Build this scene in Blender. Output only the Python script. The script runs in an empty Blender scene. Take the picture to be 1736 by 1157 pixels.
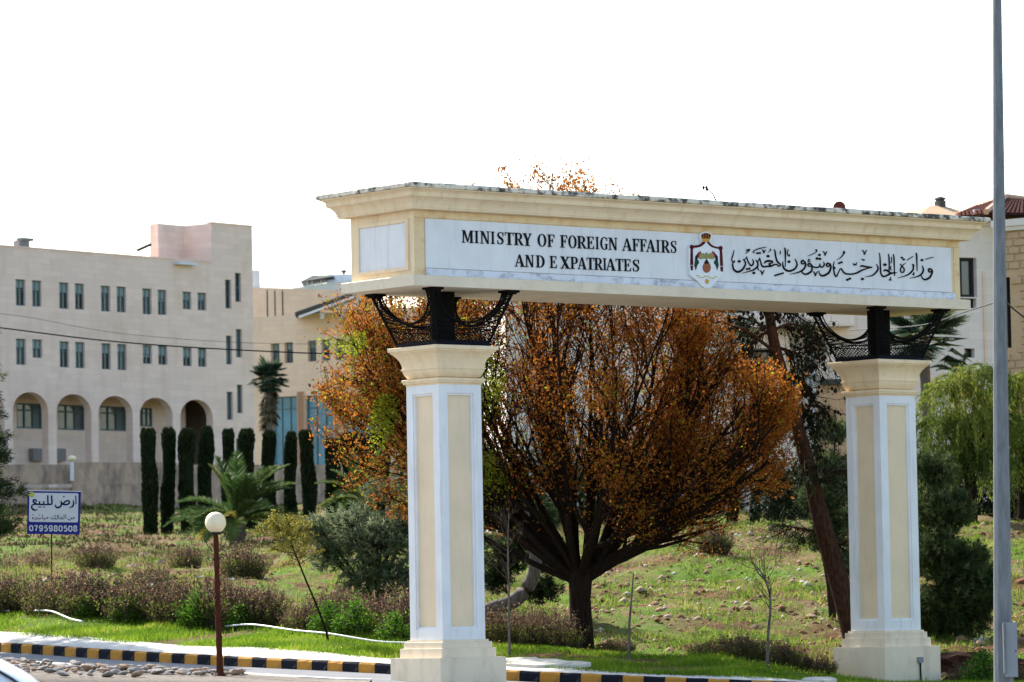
import bpy, math, random
import numpy as np
from mathutils import Vector, Matrix

# ------------------------------------------------------------------ camera, sky, sun, exposure
SC = bpy.context.scene
COL = SC.collection
IW, IH, FPX = 1736.0, 1157.0, 7200.0
ROLL, HORIZON, EYE = 0.018, 1052.0, 1.3
PITCH = math.atan((HORIZON - IH / 2) / FPX)
cam = bpy.data.cameras.new('camera')
cam.sensor_width = 36.0
cam.lens = 36.0 * FPX / IW
cam.clip_start = 0.5
cam.clip_end = 20000.0
cam_o = bpy.data.objects.new('camera', cam)
COL.objects.link(cam_o)
cam_o.matrix_world = Matrix.Translation((0, 0, EYE)) @ Matrix.Rotation(math.pi / 2 + PITCH, 4, 'X') @ Matrix.Rotation(-ROLL, 4, 'Z')
cam.dof.use_dof = True
cam.dof.focus_distance = 85.0
cam.dof.aperture_fstop = 3.2
SC.camera = cam_o

SUN_AZ, SUN_EL = math.radians(-37), math.radians(38)
world = bpy.data.worlds.new('World')
SC.world = world
world.use_nodes = True
wn = world.node_tree
sky_n = wn.nodes.new('ShaderNodeTexSky')
sky_n.sky_type = 'NISHITA'
sky_n.sun_disc = False
sky_n.sun_elevation = SUN_EL
sky_n.sun_rotation = SUN_AZ
sky_n.altitude = 900
sky_n.air_density = 1.3
sky_n.dust_density = 3.0
sky_n.ozone_density = 1.0
wn.links.new(sky_n.outputs[0], wn.nodes['Background'].inputs[0])
wn.nodes['Background'].inputs[1].default_value = 0.14
sun = bpy.data.lights.new('sun', 'SUN')
sun.energy = 4.6
sun.angle = math.radians(0.53)
sun.color = (1.0, 0.95, 0.87)
sun_o = bpy.data.objects.new('sun', sun)
COL.objects.link(sun_o)
sd = Vector((math.sin(SUN_AZ) * math.cos(SUN_EL), math.cos(SUN_AZ) * math.cos(SUN_EL), math.sin(SUN_EL)))
sun_o.rotation_euler = sd.to_track_quat('Z', 'Y').to_euler()
sun_o.location = (-30, 60, 60)
vs = SC.view_settings
vs.view_transform = 'Standard'
vs.look = 'None'
vs.gamma = 1.0
vs.use_curve_mapping = False
vs.exposure = 1.25
SC.cycles.max_bounces = 8
SC.cycles.transparent_max_bounces = 8

rnd = random.Random(7)
RNG = np.random.default_rng(7)

# ------------------------------------------------------------------ picture ray -> place
_cr, _sr, _cp, _sp = math.cos(ROLL), math.sin(ROLL), math.cos(PITCH), math.sin(PITCH)
def ray(px, py):
    xr, yr = px - IW / 2, py - IH / 2
    x = (xr * _cr - yr * _sr) / FPX
    v = -(xr * _sr + yr * _cr) / FPX
    return Vector((x, _cp - v * _sp, _sp + v * _cp))
def at(px, py, Y):
    r = ray(px, py)
    k = Y / r.y
    return Vector((r.x * k, Y, EYE + r.z * k))
class Plane:
    """vertical plane through a point; local x runs along it, local y goes into it, z is height above 0"""
    def __init__(self, P, th):
        self.P = Vector((P[0], P[1], 0)); self.th = th
        self.d = Vector((math.cos(th), math.sin(th), 0)); self.inn = Vector((-math.sin(th), math.cos(th), 0))
    def on(self, px, py, inn=0.0):
        r = ray(px, py)
        k = (self.inn.dot(self.P) + inn) / self.inn.dot(r)
        p = Vector((0, 0, EYE)) + r * k
        return (p - self.P).dot(self.d), p.z

# ------------------------------------------------------------------ materials
def new_mat(name):
    m = bpy.data.materials.new(name); m.use_nodes = True
    nt = m.node_tree
    return m, nt, nt.nodes['Principled BSDF']
def nd(nt, kind, **kw):
    n = nt.nodes.new(kind)
    for k, v in kw.items():
        if k.startswith('i_'):
            key = k[2:]
            n.inputs[int(key) if key.isdigit() else key.replace('_', ' ')].default_value = v
        else:
            setattr(n, k, v)
    return n
def c4(c): return (c[0], c[1], c[2], 1.0)
def noise(nt, scale, detail=4, rough=.6, stretch=None, coord='Object', warp=0):
    tc = nd(nt, 'ShaderNodeTexCoord')
    src = tc.outputs[coord]
    if stretch:
        mp = nd(nt, 'ShaderNodeMapping'); mp.inputs['Scale'].default_value = stretch
        nt.links.new(src, mp.inputs[0]); src = mp.outputs[0]
    n = nd(nt, 'ShaderNodeTexNoise'); n.inputs['Scale'].default_value = scale
    n.inputs['Detail'].default_value = detail; n.inputs['Roughness'].default_value = rough
    n.inputs['Distortion'].default_value = warp
    nt.links.new(src, n.inputs['Vector'])
    return n.outputs['Fac']
def ramp(nt, fac, stops):
    r = nd(nt, 'ShaderNodeValToRGB')
    e = r.color_ramp.elements
    while len(e) < len(stops): e.new(0.5)
    for el, (p, c) in zip(e, stops):
        el.position = p; el.color = c4(c) if len(c) == 3 else c
    nt.links.new(fac, r.inputs[0])
    return r.outputs[0]
def mixc(nt, fac, a, b):
    m = nd(nt, 'ShaderNodeMix', data_type='RGBA')
    if isinstance(fac, float): m.inputs[0].default_value = fac
    else: nt.links.new(fac, m.inputs[0])
    for sock, v in ((m.inputs[6], a), (m.inputs[7], b)):
        if isinstance(v, tuple): sock.default_value = c4(v)
        else: nt.links.new(v, sock)
    return m.outputs[2]
def bump(nt, bs, fac, strength=.3, dist=.01):
    b = nd(nt, 'ShaderNodeBump'); b.inputs['Strength'].default_value = strength; b.inputs['Distance'].default_value = dist
    nt.links.new(fac, b.inputs['Height']); nt.links.new(b.outputs[0], bs.inputs['Normal'])
BW = lambda p, q: [(p, (0, 0, 0)), (q, (1, 1, 1))]
def paint(name, col, stain=(.25, .2, .14), amount=.35, streak=(3, 3, .35), rough=.75, var=.12, stain_range=(.52, .78), bmp=.15, metallic=0.0, spec=.2):
    """weathered painted or plastered surface: slight blotches, run-down streaks with their own shapes, fine relief"""
    m, nt, bs = new_mat(name)
    lo = tuple(x * (1 - var) for x in col)
    a = ramp(nt, noise(nt, 1.3, 5), [(.3, lo), (.7, col)])
    st = ramp(nt, noise(nt, 2.2, 6, .65, streak), BW(*stain_range))
    mul = nd(nt, 'ShaderNodeMath', operation='MULTIPLY'); mul.inputs[1].default_value = amount
    nt.links.new(st, mul.inputs[0])
    nt.links.new(mixc(nt, mul.outputs[0], a, stain), bs.inputs['Base Color'])
    bs.inputs['Roughness'].default_value = rough
    bs.inputs['Metallic'].default_value = metallic
    bs.inputs['Specular IOR Level'].default_value = .04 if max(col) < .15 else spec
    bump(nt, bs, noise(nt, 60, 4), bmp, .01)
    return m
def plain(name, col, rough=.6, metallic=0.0, var=.2, scale=8, spec=None):
    m, nt, bs = new_mat(name)
    lo = tuple(x * (1 - var) for x in col)
    nt.links.new(ramp(nt, noise(nt, scale, 4), [(.3, lo), (.7, col)]), bs.inputs['Base Color'])
    bs.inputs['Roughness'].default_value = rough; bs.inputs['Metallic'].default_value = metallic
    bs.inputs['Specular IOR Level'].default_value = spec if spec is not None else (.06 if max(col) < .2 else .3)
    return m
def leaf_mat(name, stops, trans=.55, rough=.6, tboost=1.0):
    """leaf: colour picked by the leaf's own 'tint', light passes through"""
    m, nt, bs = new_mat(name)
    at_ = nd(nt, 'ShaderNodeAttribute', attribute_name='tint')
    col = ramp(nt, at_.outputs['Fac'], stops)
    nt.links.new(col, bs.inputs['Base Color']); bs.inputs['Roughness'].default_value = rough
    bs.inputs['Specular IOR Level'].default_value = .08
    tr = nd(nt, 'ShaderNodeBsdfTranslucent')
    g = nd(nt, 'ShaderNodeGamma'); g.inputs[1].default_value = 1.0 / tboost
    nt.links.new(col, g.inputs[0]); nt.links.new(g.outputs[0], tr.inputs[0])
    mx = nd(nt, 'ShaderNodeMixShader'); mx.inputs[0].default_value = trans
    nt.links.new(bs.outputs[0], mx.inputs[1]); nt.links.new(tr.outputs[0], mx.inputs[2])
    nt.links.new(mx.outputs[0], nt.nodes['Material Output'].inputs['Surface'])
    return m
def glass(name, col, rough=.08, spec=.8):
    m, nt, bs = new_mat(name)
    nt.links.new(ramp(nt, noise(nt, .8, 3), [(.35, tuple(x * .6 for x in col)), (.7, col)]), bs.inputs['Base Color'])
    bs.inputs['Roughness'].default_value = rough; bs.inputs['Specular IOR Level'].default_value = spec
    return m

M = {}
M['cream'] = paint('cream_paint', (.87, .68, .44), (.60, .36, .14), .45, (2.2, 2.2, .5), stain_range=(.5, .72))
M['cream_frieze'] = paint('cream_frieze_paint', (.82, .62, .35), (.58, .28, .06), .6, (1.1, 1.1, 1.2), stain_range=(.48, .68))
M['cream_light'] = paint('cream_plinth_paint', (.82, .68, .50), (.42, .31, .2), .45, (1.6, 1.6, .6), stain_range=(.5, .74))
M['soffit'] = paint('cream_soffit_paint', (.80, .67, .49), (.35, .26, .18), .35, (1.5, 1.5, 1.5))
M['panel_cream'] = paint('panel_render', (.84, .655, .44), (.60, .44, .28), .3, (3, 3, .25))
M['white'] = paint('white_paint', (.82, .805, .79), (.42, .38, .33), .42, (2.6, 2.6, .3), stain_range=(.53, .8))
M['white_sign'] = paint('white_sign_board', (.80, .785, .77), (.40, .40, .42), .42, (2.5, 2.5, .25), stain_range=(.52, .8))
M['white_grime'] = paint('grimy_white_paint', (.74, .75, .80), (.14, .14, .16), .65, (1.6, 1.6, 2.5), stain_range=(.5, .68))
M['coping'] = paint('stained_coping', (.80, .70, .55), (.05, .045, .04), .95, (1.9, 1.9, 2.2), stain_range=(.45, .58), bmp=.5)
M['iron'] = paint('dark_iron', (.008, .0075, .007), (.05, .025, .013), .25, (6, 6, 6), rough=.75, stain_range=(.58, .75))
M['iron_navy'] = plain('navy_band', (.006, .007, .014), .6)
M['ink'] = plain('black_letter', (.008, .008, .010), .5, var=.3)
M['galv'] = paint('galvanised_steel', (.19, .20, .205), (.10, .108, .112), .6, (9, 9, 1.3), rough=.6, stain_range=(.42, .6), metallic=.15, bmp=.08)
M['galv_box'] = paint('grey_steel_box', (.26, .27, .28), (.14, .14, .14), .5, (5, 5, 1), rough=.55)
M['rust'] = paint('rust_brown_paint', (.085, .024, .012), (.02, .01, .008), .7, (12, 12, 3), rough=.6, stain_range=(.45, .65), bmp=.5)
M['asphalt'] = paint('asphalt', (.19, .195, .205), (.09, .09, .095), .55, (.5, .5, .5), rough=.9, bmp=.3)
M['concrete'] = paint('pale_concrete', (.62, .58, .50), (.25, .2, .15), .5, (2, 2, 2), rough=.9, bmp=.3)
M['kerb_yellow'] = paint('kerb_yellow', (.52, .24, .035), (.14, .10, .06), .65, (5, 5, 3), rough=.8, stain_range=(.48, .68), bmp=.4)
M['kerb_black'] = paint('kerb_black', (.017, .018, .025), (.22, .2, .18), .45, (5, 5, 3), rough=.8, stain_range=(.55, .72), bmp=.4)
M['rock'] = paint('limestone_rock', (.38, .27, .185), (.22, .11, .06), .7, (3, 3, 3), rough=.95, stain_range=(.42, .62), bmp=.6)
M['stone_grey'] = paint('grey_stone', (.36, .33, .30), (.15, .12, .10), .7, (6, 6, 6), rough=.95, stain_range=(.42, .62), bmp=.6)
M['plastic'] = plain('white_plastic', (.8, .8, .8), .4, var=.1)
M['bark'] = paint('dark_bark', (.022, .014, .010), (.008, .0055, .004), .8, (14, 14, 2), rough=.95, stain_range=(.4, .6), bmp=.8)
M['bark_red'] = paint('pine_bark', (.060, .032, .021), (.02, .012, .009), .85, (10, 10, 3), rough=.95, stain_range=(.42, .58), bmp=.9)
M['bark_grey'] = paint('grey_bark', (.17, .14, .12), (.05, .04, .035), .7, (10, 10, 3), rough=.95, stain_range=(.42, .6), bmp=.8)
M['twig'] = plain('dry_twig', (.09, .065, .05), .9)
# ------------------------------------------------------------------ mesh helpers
def link(o, parent=None):
    COL.objects.link(o)
    if parent is not None: o.parent = parent
    return o
def thing(name, label, cat, loc=(0, 0, 0), rz=0.0, group=None):
    o = bpy.data.objects.new(name, None); o.empty_display_size = .2
    o.location = loc; o.rotation_euler = (0, 0, rz)
    o['label'] = label; o['category'] = cat
    if group: o['group'] = group
    return link(o)
def tag(o, label, cat, group=None):
    o['label'] = label; o['category'] = cat
    if group: o['group'] = group
    return o
def copy_tree(o, parent=None):
    c = o.copy(); COL.objects.link(c); c.parent = parent
    for ch in o.children: copy_tree(ch, c)
    return c
class MB:
    """collects polygons for ONE mesh"""
    def __init__(self): self.v = []; self.f = []
    def add(self, vs, fs):
        b = len(self.v); self.v += [tuple(p) for p in vs]; self.f += [tuple(b + i for i in f) for f in fs]
    def quad(self, a, b, c, d): self.add((a, b, c, d), ((0, 1, 2, 3),))
    def box(self, x0, x1, y0, y1, z0, z1):
        self.add([(x0, y0, z0), (x1, y0, z0), (x1, y1, z0), (x0, y1, z0), (x0, y0, z1), (x1, y0, z1), (x1, y1, z1), (x0, y1, z1)],
                 [(0, 3, 2, 1), (4, 5, 6, 7), (0, 1, 5, 4), (1, 2, 6, 5), (2, 3, 7, 6), (3, 0, 4, 7)])
    def bar(self, p, q, w, h=None):
        p, q = Vector(p), Vector(q); d = (q - p)
        if d.length < 1e-6: return
        d.normalize(); h = h or w
        s = d.cross(Vector((0, 0, 1)))
        if s.length < 1e-3: s = Vector((1, 0, 0))
        s.normalize(); u = s.cross(d)
        vs = [e + s * (w / 2 * a) + u * (h / 2 * b) for e in (p, q) for a, b in ((-1, -1), (1, -1), (1, 1), (-1, 1))]
        self.add(vs, [(0, 1, 2, 3), (7, 6, 5, 4), (0, 4, 5, 1), (1, 5, 6, 2), (2, 6, 7, 3), (3, 7, 4, 0)])
    def tube(self, pts, rad, n=8, caps=True):
        pts = [Vector(p) for p in pts]
        if not isinstance(rad, (list, tuple)): rad = [rad] * len(pts)
        b = len(self.v)
        for i, p in enumerate(pts):
            t = (pts[min(i + 1, len(pts) - 1)] - pts[max(i - 1, 0)]).normalized()
            ref = Vector((0.13, 1, 0.07)) if abs(t.z) > .7 else Vector((0.05, 0.1, 1))
            s = t.cross(ref).normalized(); u = s.cross(t)
            for k in range(n):
                a = 2 * math.pi * k / n
                self.v.append(tuple(p + (s * math.cos(a) + u * math.sin(a)) * rad[i]))
        for i in range(len(pts) - 1):
            for k in range(n):
                k2 = (k + 1) % n
                self.f.append((b + i * n + k, b + i * n + k2, b + (i + 1) * n + k2, b + (i + 1) * n + k))
        if caps:
            self.f.append(tuple(b + k for k in range(n))[::-1])
            self.f.append(tuple(b + (len(pts) - 1) * n + k for k in range(n)))
    def loft(self, prof, n=4, cx=0, cy=0, sx=1, sy=1, rot=math.pi / 4, cap=True):
        """stack of n-gons: profile of (half width, z)"""
        b = len(self.v); k_ = 1 / math.cos(math.pi / n)
        for r, z in prof:
            for k in range(n):
                a = rot + 2 * math.pi * k / n
                self.v.append((cx + sx * r * k_ * math.cos(a), cy + sy * r * k_ * math.sin(a), z))
        for i in range(len(prof) - 1):
            for k in range(n):
                k2 = (k + 1) % n
                self.f.append((b + i * n + k, b + i * n + k2, b + (i + 1) * n + k2, b + (i + 1) * n + k))
        if cap:
            self.f.append(tuple(b + k for k in range(n))[::-1])
            self.f.append(tuple(b + (len(prof) - 1) * n + k for k in range(n)))
    def rect_loft(self, x0, x1, y0, y1, prof, cap=True):
        """moulding round a rectangle: profile of (overhang, z)"""
        b = len(self.v)
        for o, z in prof:
            self.v += [(x0 - o, y0 - o, z), (x1 + o, y0 - o, z), (x1 + o, y1 + o, z), (x0 - o, y1 + o, z)]
        for i in range(len(prof) - 1):
            for k in range(4):
                k2 = (k + 1) % 4
                self.f.append((b + i * 4 + k, b + i * 4 + k2, b + (i + 1) * 4 + k2, b + (i + 1) * 4 + k))
        if cap:
            self.f.append((b + 3, b + 2, b + 1, b)); e = b + (len(prof) - 1) * 4
            self.f.append((e, e + 1, e + 2, e + 3))
    def prism(self, poly, y_front, y_back):
        """flat outline in (x, z) given thickness along y; front face at y_front"""
        n = len(poly); b = len(self.v)
        area = sum(poly[i][0] * poly[(i + 1) % n][1] - poly[(i + 1) % n][0] * poly[i][1] for i in range(n))
        if area < 0: poly = poly[::-1]
        self.v += [(x, y_front, z) for x, z in poly] + [(x, y_back, z) for x, z in poly]
        self.f.append(tuple(b + i for i in range(n)))
        self.f.append(tuple(b + n + i for i in range(n))[::-1])
        for i in range(n):
            j = (i + 1) % n
            self.f.append((b + j, b + i, b + n + i, b + n + j))
    def ribbon(self, pts, wid, y_front, y_back):
        """brush stroke in (x, z): centre line with a width at every point, given thickness along y"""
        n = len(pts); L = []; R = []
        for i in range(n):
            ax, az = pts[max(i - 1, 0)]; bx, bz = pts[min(i + 1, n - 1)]
            dx, dz = bx - ax, bz - az; l = math.hypot(dx, dz) or 1e-6
            nx, nz = -dz / l, dx / l; w = wid[i] / 2
            L.append((pts[i][0] + nx * w, pts[i][1] + nz * w)); R.append((pts[i][0] - nx * w, pts[i][1] - nz * w))
        b = len(self.v)
        for i in range(n):
            for (x, z) in (L[i], R[i]):
                self.v.append((x, y_front, z)); self.v.append((x, y_back, z))
        for i in range(n - 1):
            o, q = b + 4 * i, b + 4 * (i + 1)
            self.f += [(o, o + 2, q + 2, q), (o + 2, o + 3, q + 3, q + 2), (o + 1, o, q, q + 1), (o + 3, o + 1, q + 1, q + 3)]
        self.f += [(b, b + 1, b + 3, b + 2), (q, q + 2, q + 3, q + 1)]
    def build(self, name, mat, parent=None, smooth=False, loc=None):
        me = bpy.data.meshes.new(name)
        me.from_pydata(self.v, [], self.f); me.materials.append(M[mat] if isinstance(mat, str) else mat)
        if smooth: me.polygons.foreach_set('use_smooth', [True] * len(me.polygons))
        me.update()
        o = bpy.data.objects.new(name, me)
        if loc is not None: o.location = loc
        return link(o, parent)
def np_mesh(name, V, F, mat, parent=None, tint=None, smooth=False, loc=None):
    """V (n,3), F (m,k) as arrays; tint: one value per face"""
    V = np.ascontiguousarray(V, dtype=np.float32); F = np.ascontiguousarray(F, dtype=np.int32)
    me = bpy.data.meshes.new(name); m, k = F.shape
    me.vertices.add(len(V)); me.vertices.foreach_set('co', V.ravel())
    me.loops.add(m * k); me.loops.foreach_set('vertex_index', F.ravel())
    me.polygons.add(m); me.polygons.foreach_set('loop_start', np.arange(0, m * k, k, dtype=np.int32))
    if smooth: me.polygons.foreach_set('use_smooth', np.ones(m, dtype=bool))
    me.update(calc_edges=True)
    if tint is not None:
        a = me.attributes.new('tint', 'FLOAT', 'FACE'); a.data.foreach_set('value', np.ascontiguousarray(tint, dtype=np.float32))
    me.materials.append(M[mat] if isinstance(mat, str) else mat)
    o = bpy.data.objects.new(name, me)
    if loc is not None: o.location = loc
    return link(o, parent)
def struct(o):
    o['kind'] = 'structure'; return o
def stuff(o, label=None, cat=None):
    o['kind'] = 'stuff'
    if label: o['label'] = label
    if cat: o['category'] = cat
    return o
def spline(pts, n=6):
    """Catmull-Rom through points of any dimension"""
    P = [np.array(p, float) for p in pts]; P = [2 * P[0] - P[1]] + P + [2 * P[-1] - P[-2]]
    out = []
    for i in range(1, len(P) - 2):
        for k in range(n):
            t = k / n
            out.append(.5 * (2 * P[i] + (P[i + 1] - P[i - 1]) * t + (2 * P[i - 1] - 5 * P[i] + 4 * P[i + 1] - P[i + 2]) * t * t
                       + (3 * P[i] - P[i - 1] - 3 * P[i + 1] + P[i + 2]) * t ** 3))
    out.append(P[-2])
    return [tuple(p) for p in out]
def unit(a): return a / np.maximum(np.linalg.norm(a, axis=-1, keepdims=True), 1e-9)
def leaf_quads(C, size, aspect=.45, rng=RNG, along=None, spread=1.0):
    """diamond leaves at centres C, random orientation or roughly along given directions"""
    n = len(C); size = np.broadcast_to(size, (n,))
    d = unit(rng.normal(size=(n, 3)))
    if along is not None: d = unit(along + d * spread)
    s = unit(np.cross(d, unit(rng.normal(size=(n, 3)))))
    L = d * size[:, None] * .5; S = s * (size * aspect * .5)[:, None]
    V = np.stack([C - L, C + S, C + L, C - S], 1).reshape(-1, 3)
    return V, np.arange(4 * n).reshape(n, 4)
def blades(B, D, wid, rng=RNG):
    """thin triangles from base B along vectors D"""
    n = len(B); s = unit(np.cross(D, rng.normal(size=(n, 3)))) * (np.broadcast_to(wid, (n,)) / 2)[:, None]
    V = np.stack([B - s, B + s, B + D], 1).reshape(-1, 3)
    return V, np.arange(3 * n).reshape(n, 3)
def wob(x, y, s=1.0, seed=0):
    """cheap smooth noise, about -1..1"""
    r = np.random.default_rng(seed); out = 0
    for k in range(7):
        a = r.uniform(0, 6.283); fr = s * r.uniform(.5, 2.4); ph = r.uniform(0, 6.283)
        out = out + np.sin((x * math.cos(a) + y * math.sin(a)) * fr + ph + .8 * np.sin((x * math.sin(a) - y * math.cos(a)) * fr * .7 + ph * 2))
    return out / 3.5

# ------------------------------------------------------------------ lie of the land (heights are world z)
KX = np.array([-6000, -600, -150, 0, 200, 400, 640, 870, 1100, 1300, 1500, 1900, 8000.])
KD = np.array([180, 111, 98.5, 95, 91.5, 88.6, 86, 84.3, 83.4, 82.8, 82.5, 82.3, 84.])
KZ = EYE + np.array([2.0, .1, -.40, -.49, -.70, -.856, -1.02, -1.20, -1.35, -1.47, -1.58, -1.68, -1.9])
def _smooth(tab_x, tab_y, x):
    x = np.asarray(x, float)
    w = 60.0
    return sum(np.interp(x + o * w, tab_x, tab_y) for o in (-1, -.5, 0, .5, 1)) / 5
def kerb_d(px): return _smooth(KX, KD, px)
def kerb_z(px): return _smooth(KX, KZ, px)
R80 = (np.array([-6000, 0, 400, 800, 1200, 1736, 8000.]), EYE + np.array([-.6, -.99, -1.08, -1.25, -1.45, -1.68, -1.9]))
def road_z(px, d):
    px = np.asarray(px, float); d = np.asarray(d, float)
    kd, kz = kerb_d(px), kerb_z(px); z80 = np.interp(px, *R80)
    f = np.clip((d - 80) / np.maximum(kd - 80, .5), 0, 1.2)
    far = z80 + (kz - z80) * f
    near = (EYE - 1.75) + (z80 - EYE + 1.75) * np.clip(d / 80, 0, 1)
    return np.where(d > 80, far, near)
TX = np.array([-6000, 0, 400, 800, 1200, 1500, 1736, 8000.])
TT = np.array([0, .4, 1.9, 2.3, 6, 7.5, 11, 14, 31, 45, 57, 87, 111, 140, 165, 210, 500, 3000.])
def _col(ts, zs): return EYE + np.interp(TT, ts, zs)
c0 = _col([0, .4, 2.3, 6, 11, 45, 105, 140, 155, 205, 500, 3000], [-.49, -.29, -.095, .33, .60, 1.9, 4.5, 6.7, 7.6, 9, 15, 30])
TZ = np.array([c0 + .6, c0,
    _col([0, .4, 1.9, 6.4, 11.4, 50, 111, 150, 210, 500, 3000], [-.86, -.65, -.48, -.06, .14, 1.6, 4.3, 6.6, 8.7, 15, 30]),
    _col([0, .4, 2.2, 5.2, 10, 45, 115, 150, 210, 500, 3000], [-1.15, -.94, -.83, -.65, -.42, 1.68, 4.8, 6.5, 8.7, 15, 30]),
    _col([0, .4, 1.5, 7, 13, 32, 57, 87, 167, 500, 3000], [-1.41, -1.2, -1.1, -.8, -.45, .73, 2.84, 4.2, 7, 14, 30]),
    _col([0, .4, 1.5, 7.5, 13.5, 30.5, 57, 87, 167, 500, 3000], [-1.6, -1.39, -1.42, -1.47, -.85, .64, 2.84, 4.2, 7, 14, 30]),
    _col([0, .4, 1.7, 7.7, 14.7, 30.7, 57, 87, 167, 500, 3000], [-1.66, -1.45, -1.48, -1.5, -.83, .56, 2.84, 4.2, 7, 14, 30]),
    _col([0, .4, 1.7, 7.7, 14.7, 30.7, 57, 87, 167, 500, 3000], [-1.9, -1.6, -1.5, -1.3, -.73, .56, 2.84, 4.2, 7, 14, 30])])
def ground_z(px, d, rough=True):
    px = np.asarray(px, float); d = np.asarray(d, float)
    px, d = np.broadcast_arrays(px, d)
    t = np.clip(d - kerb_d(px), 0, 3000)
    kz = kerb_z(px)
    i = np.clip(np.searchsorted(TX, px) - 1, 0, len(TX) - 2)
    f = np.clip((px - TX[i]) / (TX[i + 1] - TX[i]), 0, 1); f = f * f * (3 - 2 * f)
    j = np.clip(np.searchsorted(TT, t, side='right') - 1, 0, len(TT) - 2)
    g = (t - TT[j]) / (TT[j + 1] - TT[j])
    za = TZ[i, j] * (1 - g) + TZ[i, j + 1] * g
    zb = TZ[i + 1, j] * (1 - g) + TZ[i + 1, j + 1] * g
    z = za * (1 - f) + zb * f
    if rough:
        X = (px - 877) / FPX * d; k = np.clip((t - 2.5) / 12, 0, 1)
        z = z + k * (.11 * wob(X, d, 1.1, 3) + .075 * wob(X, d, 3.6, 4) + .16 * wob(X, d, .3, 5))
    return z
def gpt(px, d, dz=0.0):
    """point on the ground seen at column px, at distance d"""
    X = (px - 877) / FPX * d
    return Vector((X, d, float(ground_z(px, d)) + dz))
def world_gz(X, d): return ground_z(X / np.maximum(d, 1) * FPX + 877, d)
# ------------------------------------------------------------------ ground, road, kerb, pavement, median
def ground_material():
    m, nt, bs = new_mat('field_soil_and_grass')
    soil = ramp(nt, noise(nt, .9, 6, .7), [(.30, (.06, .024, .010)), (.5, (.145, .064, .028)), (.72, (.27, .155, .075))])
    straw = ramp(nt, noise(nt, 5, 5, .7), [(.3, (.13, .09, .035)), (.7, (.27, .19, .085))])
    base = mixc(nt, ramp(nt, noise(nt, .35, 5, .65), BW(.45, .6)), soil, straw)
    green = ramp(nt, noise(nt, 3, 5, .7), [(.3, (.05, .10, .008)), (.7, (.17, .27, .022))])
    nt.links.new(mixc(nt, ramp(nt, noise(nt, .22, 6, .7), BW(.46, .57)), base, green), bs.inputs['Base Color'])
    bs.inputs['Roughness'].default_value = .95; bs.inputs['Specular IOR Level'].default_value = .1
    bump(nt, bs, noise(nt, 9, 8, .75), 1.0, .12)
    return m
M['ground'] = ground_material()
def fan(pxs, ds, zf, mat, name):
    PX, D = np.meshgrid(pxs, ds)
    if callable(zf): Z = zf(PX, D)
    X = (PX - 877) / FPX * D
    V = np.stack([X, D, Z], -1).reshape(-1, 3); nr, nc = PX.shape
    i = np.arange(nr - 1)[:, None] * nc + np.arange(nc - 1)[None, :]
    F = np.stack([i, i + 1, i + nc + 1, i + nc], -1).reshape(-1, 4)
    return np_mesh(name, V, F, mat, smooth=True)
pxs = np.concatenate([np.linspace(-6000, -320, 30), np.arange(-300, 2060, 9), np.linspace(2080, 8000, 30)])
ts = np.concatenate([[.12, .3, .6], np.arange(1, 15, .28), np.arange(15, 62, .45), np.arange(62, 120, 2.0), np.arange(120, 300, 12), [330, 400, 600, 750]])
PX, T = np.meshgrid(pxs, ts); D = kerb_d(PX) + T
Z = ground_z(PX, D) - np.where(T < 2.0, .10, 0.0); X = (PX - 877) / FPX * D
nr, nc = PX.shape; i = np.arange(nr - 1)[:, None] * nc + np.arange(nc - 1)[None, :]
struct(np_mesh('ground', np.stack([X, D, Z], -1).reshape(-1, 3), np.stack([i, i + 1, i + nc + 1, i + nc], -1).reshape(-1, 4), 'ground', smooth=True))
# road: from in front of the camera up to the far kerb
us = np.linspace(0, 1, 40)
pr = np.concatenate([np.linspace(-6000, -400, 20), np.arange(-300, 2100, 40), np.linspace(2200, 8000, 20)])
PX, U = np.meshgrid(pr, us); D = 4 + (kerb_d(PX) + .1 - 4) * U
X = (PX - 877) / FPX * D; Z = road_z(PX, D)
nr, nc = PX.shape; i = np.arange(nr - 1)[:, None] * nc + np.arange(nc - 1)[None, :]
struct(np_mesh('road', np.stack([X, D, Z], -1).reshape(-1, 3), np.stack([i, i + 1, i + nc + 1, i + nc], -1).reshape(-1, 4), 'asphalt', smooth=True))

# far kerb: painted blocks laid along a curve
kp = np.arange(-420, 2150, 4.0)
KP = np.stack([(kp - 877) / FPX * kerb_d(kp), kerb_d(kp), kerb_z(kp)], 1)
def strip_between(A, B, dA, dB, name, mat):
    n = len(A); V = np.concatenate([A + [0, 0, dA], B + [0, 0, dB], A + [0, 0, dA - .5], B + [0, 0, dB - .5]])
    i = np.arange(n - 1)
    F = np.concatenate([np.stack([i, i + 1, n + i + 1, n + i], 1), np.stack([2 * n + i, 2 * n + i + 1, i + 1, i], 1), np.stack([n + i, n + i + 1, 3 * n + i + 1, 3 * n + i], 1)])
    return np_mesh(name, V, F, mat)
seg = np.concatenate([[0], np.cumsum(np.linalg.norm(np.diff(KP, axis=0), axis=1))])
def kerb_at(s): return np.array([np.interp(s, seg, KP[:, k]) for k in range(3)])
kerb = thing('kerb', 'yellow and black painted kerb along the far side of the road', 'kerb')
del kerb['category']; del kerb['label']; kerb['kind'] = 'structure'
LB, KH, KW = .43, .205, .17
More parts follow.
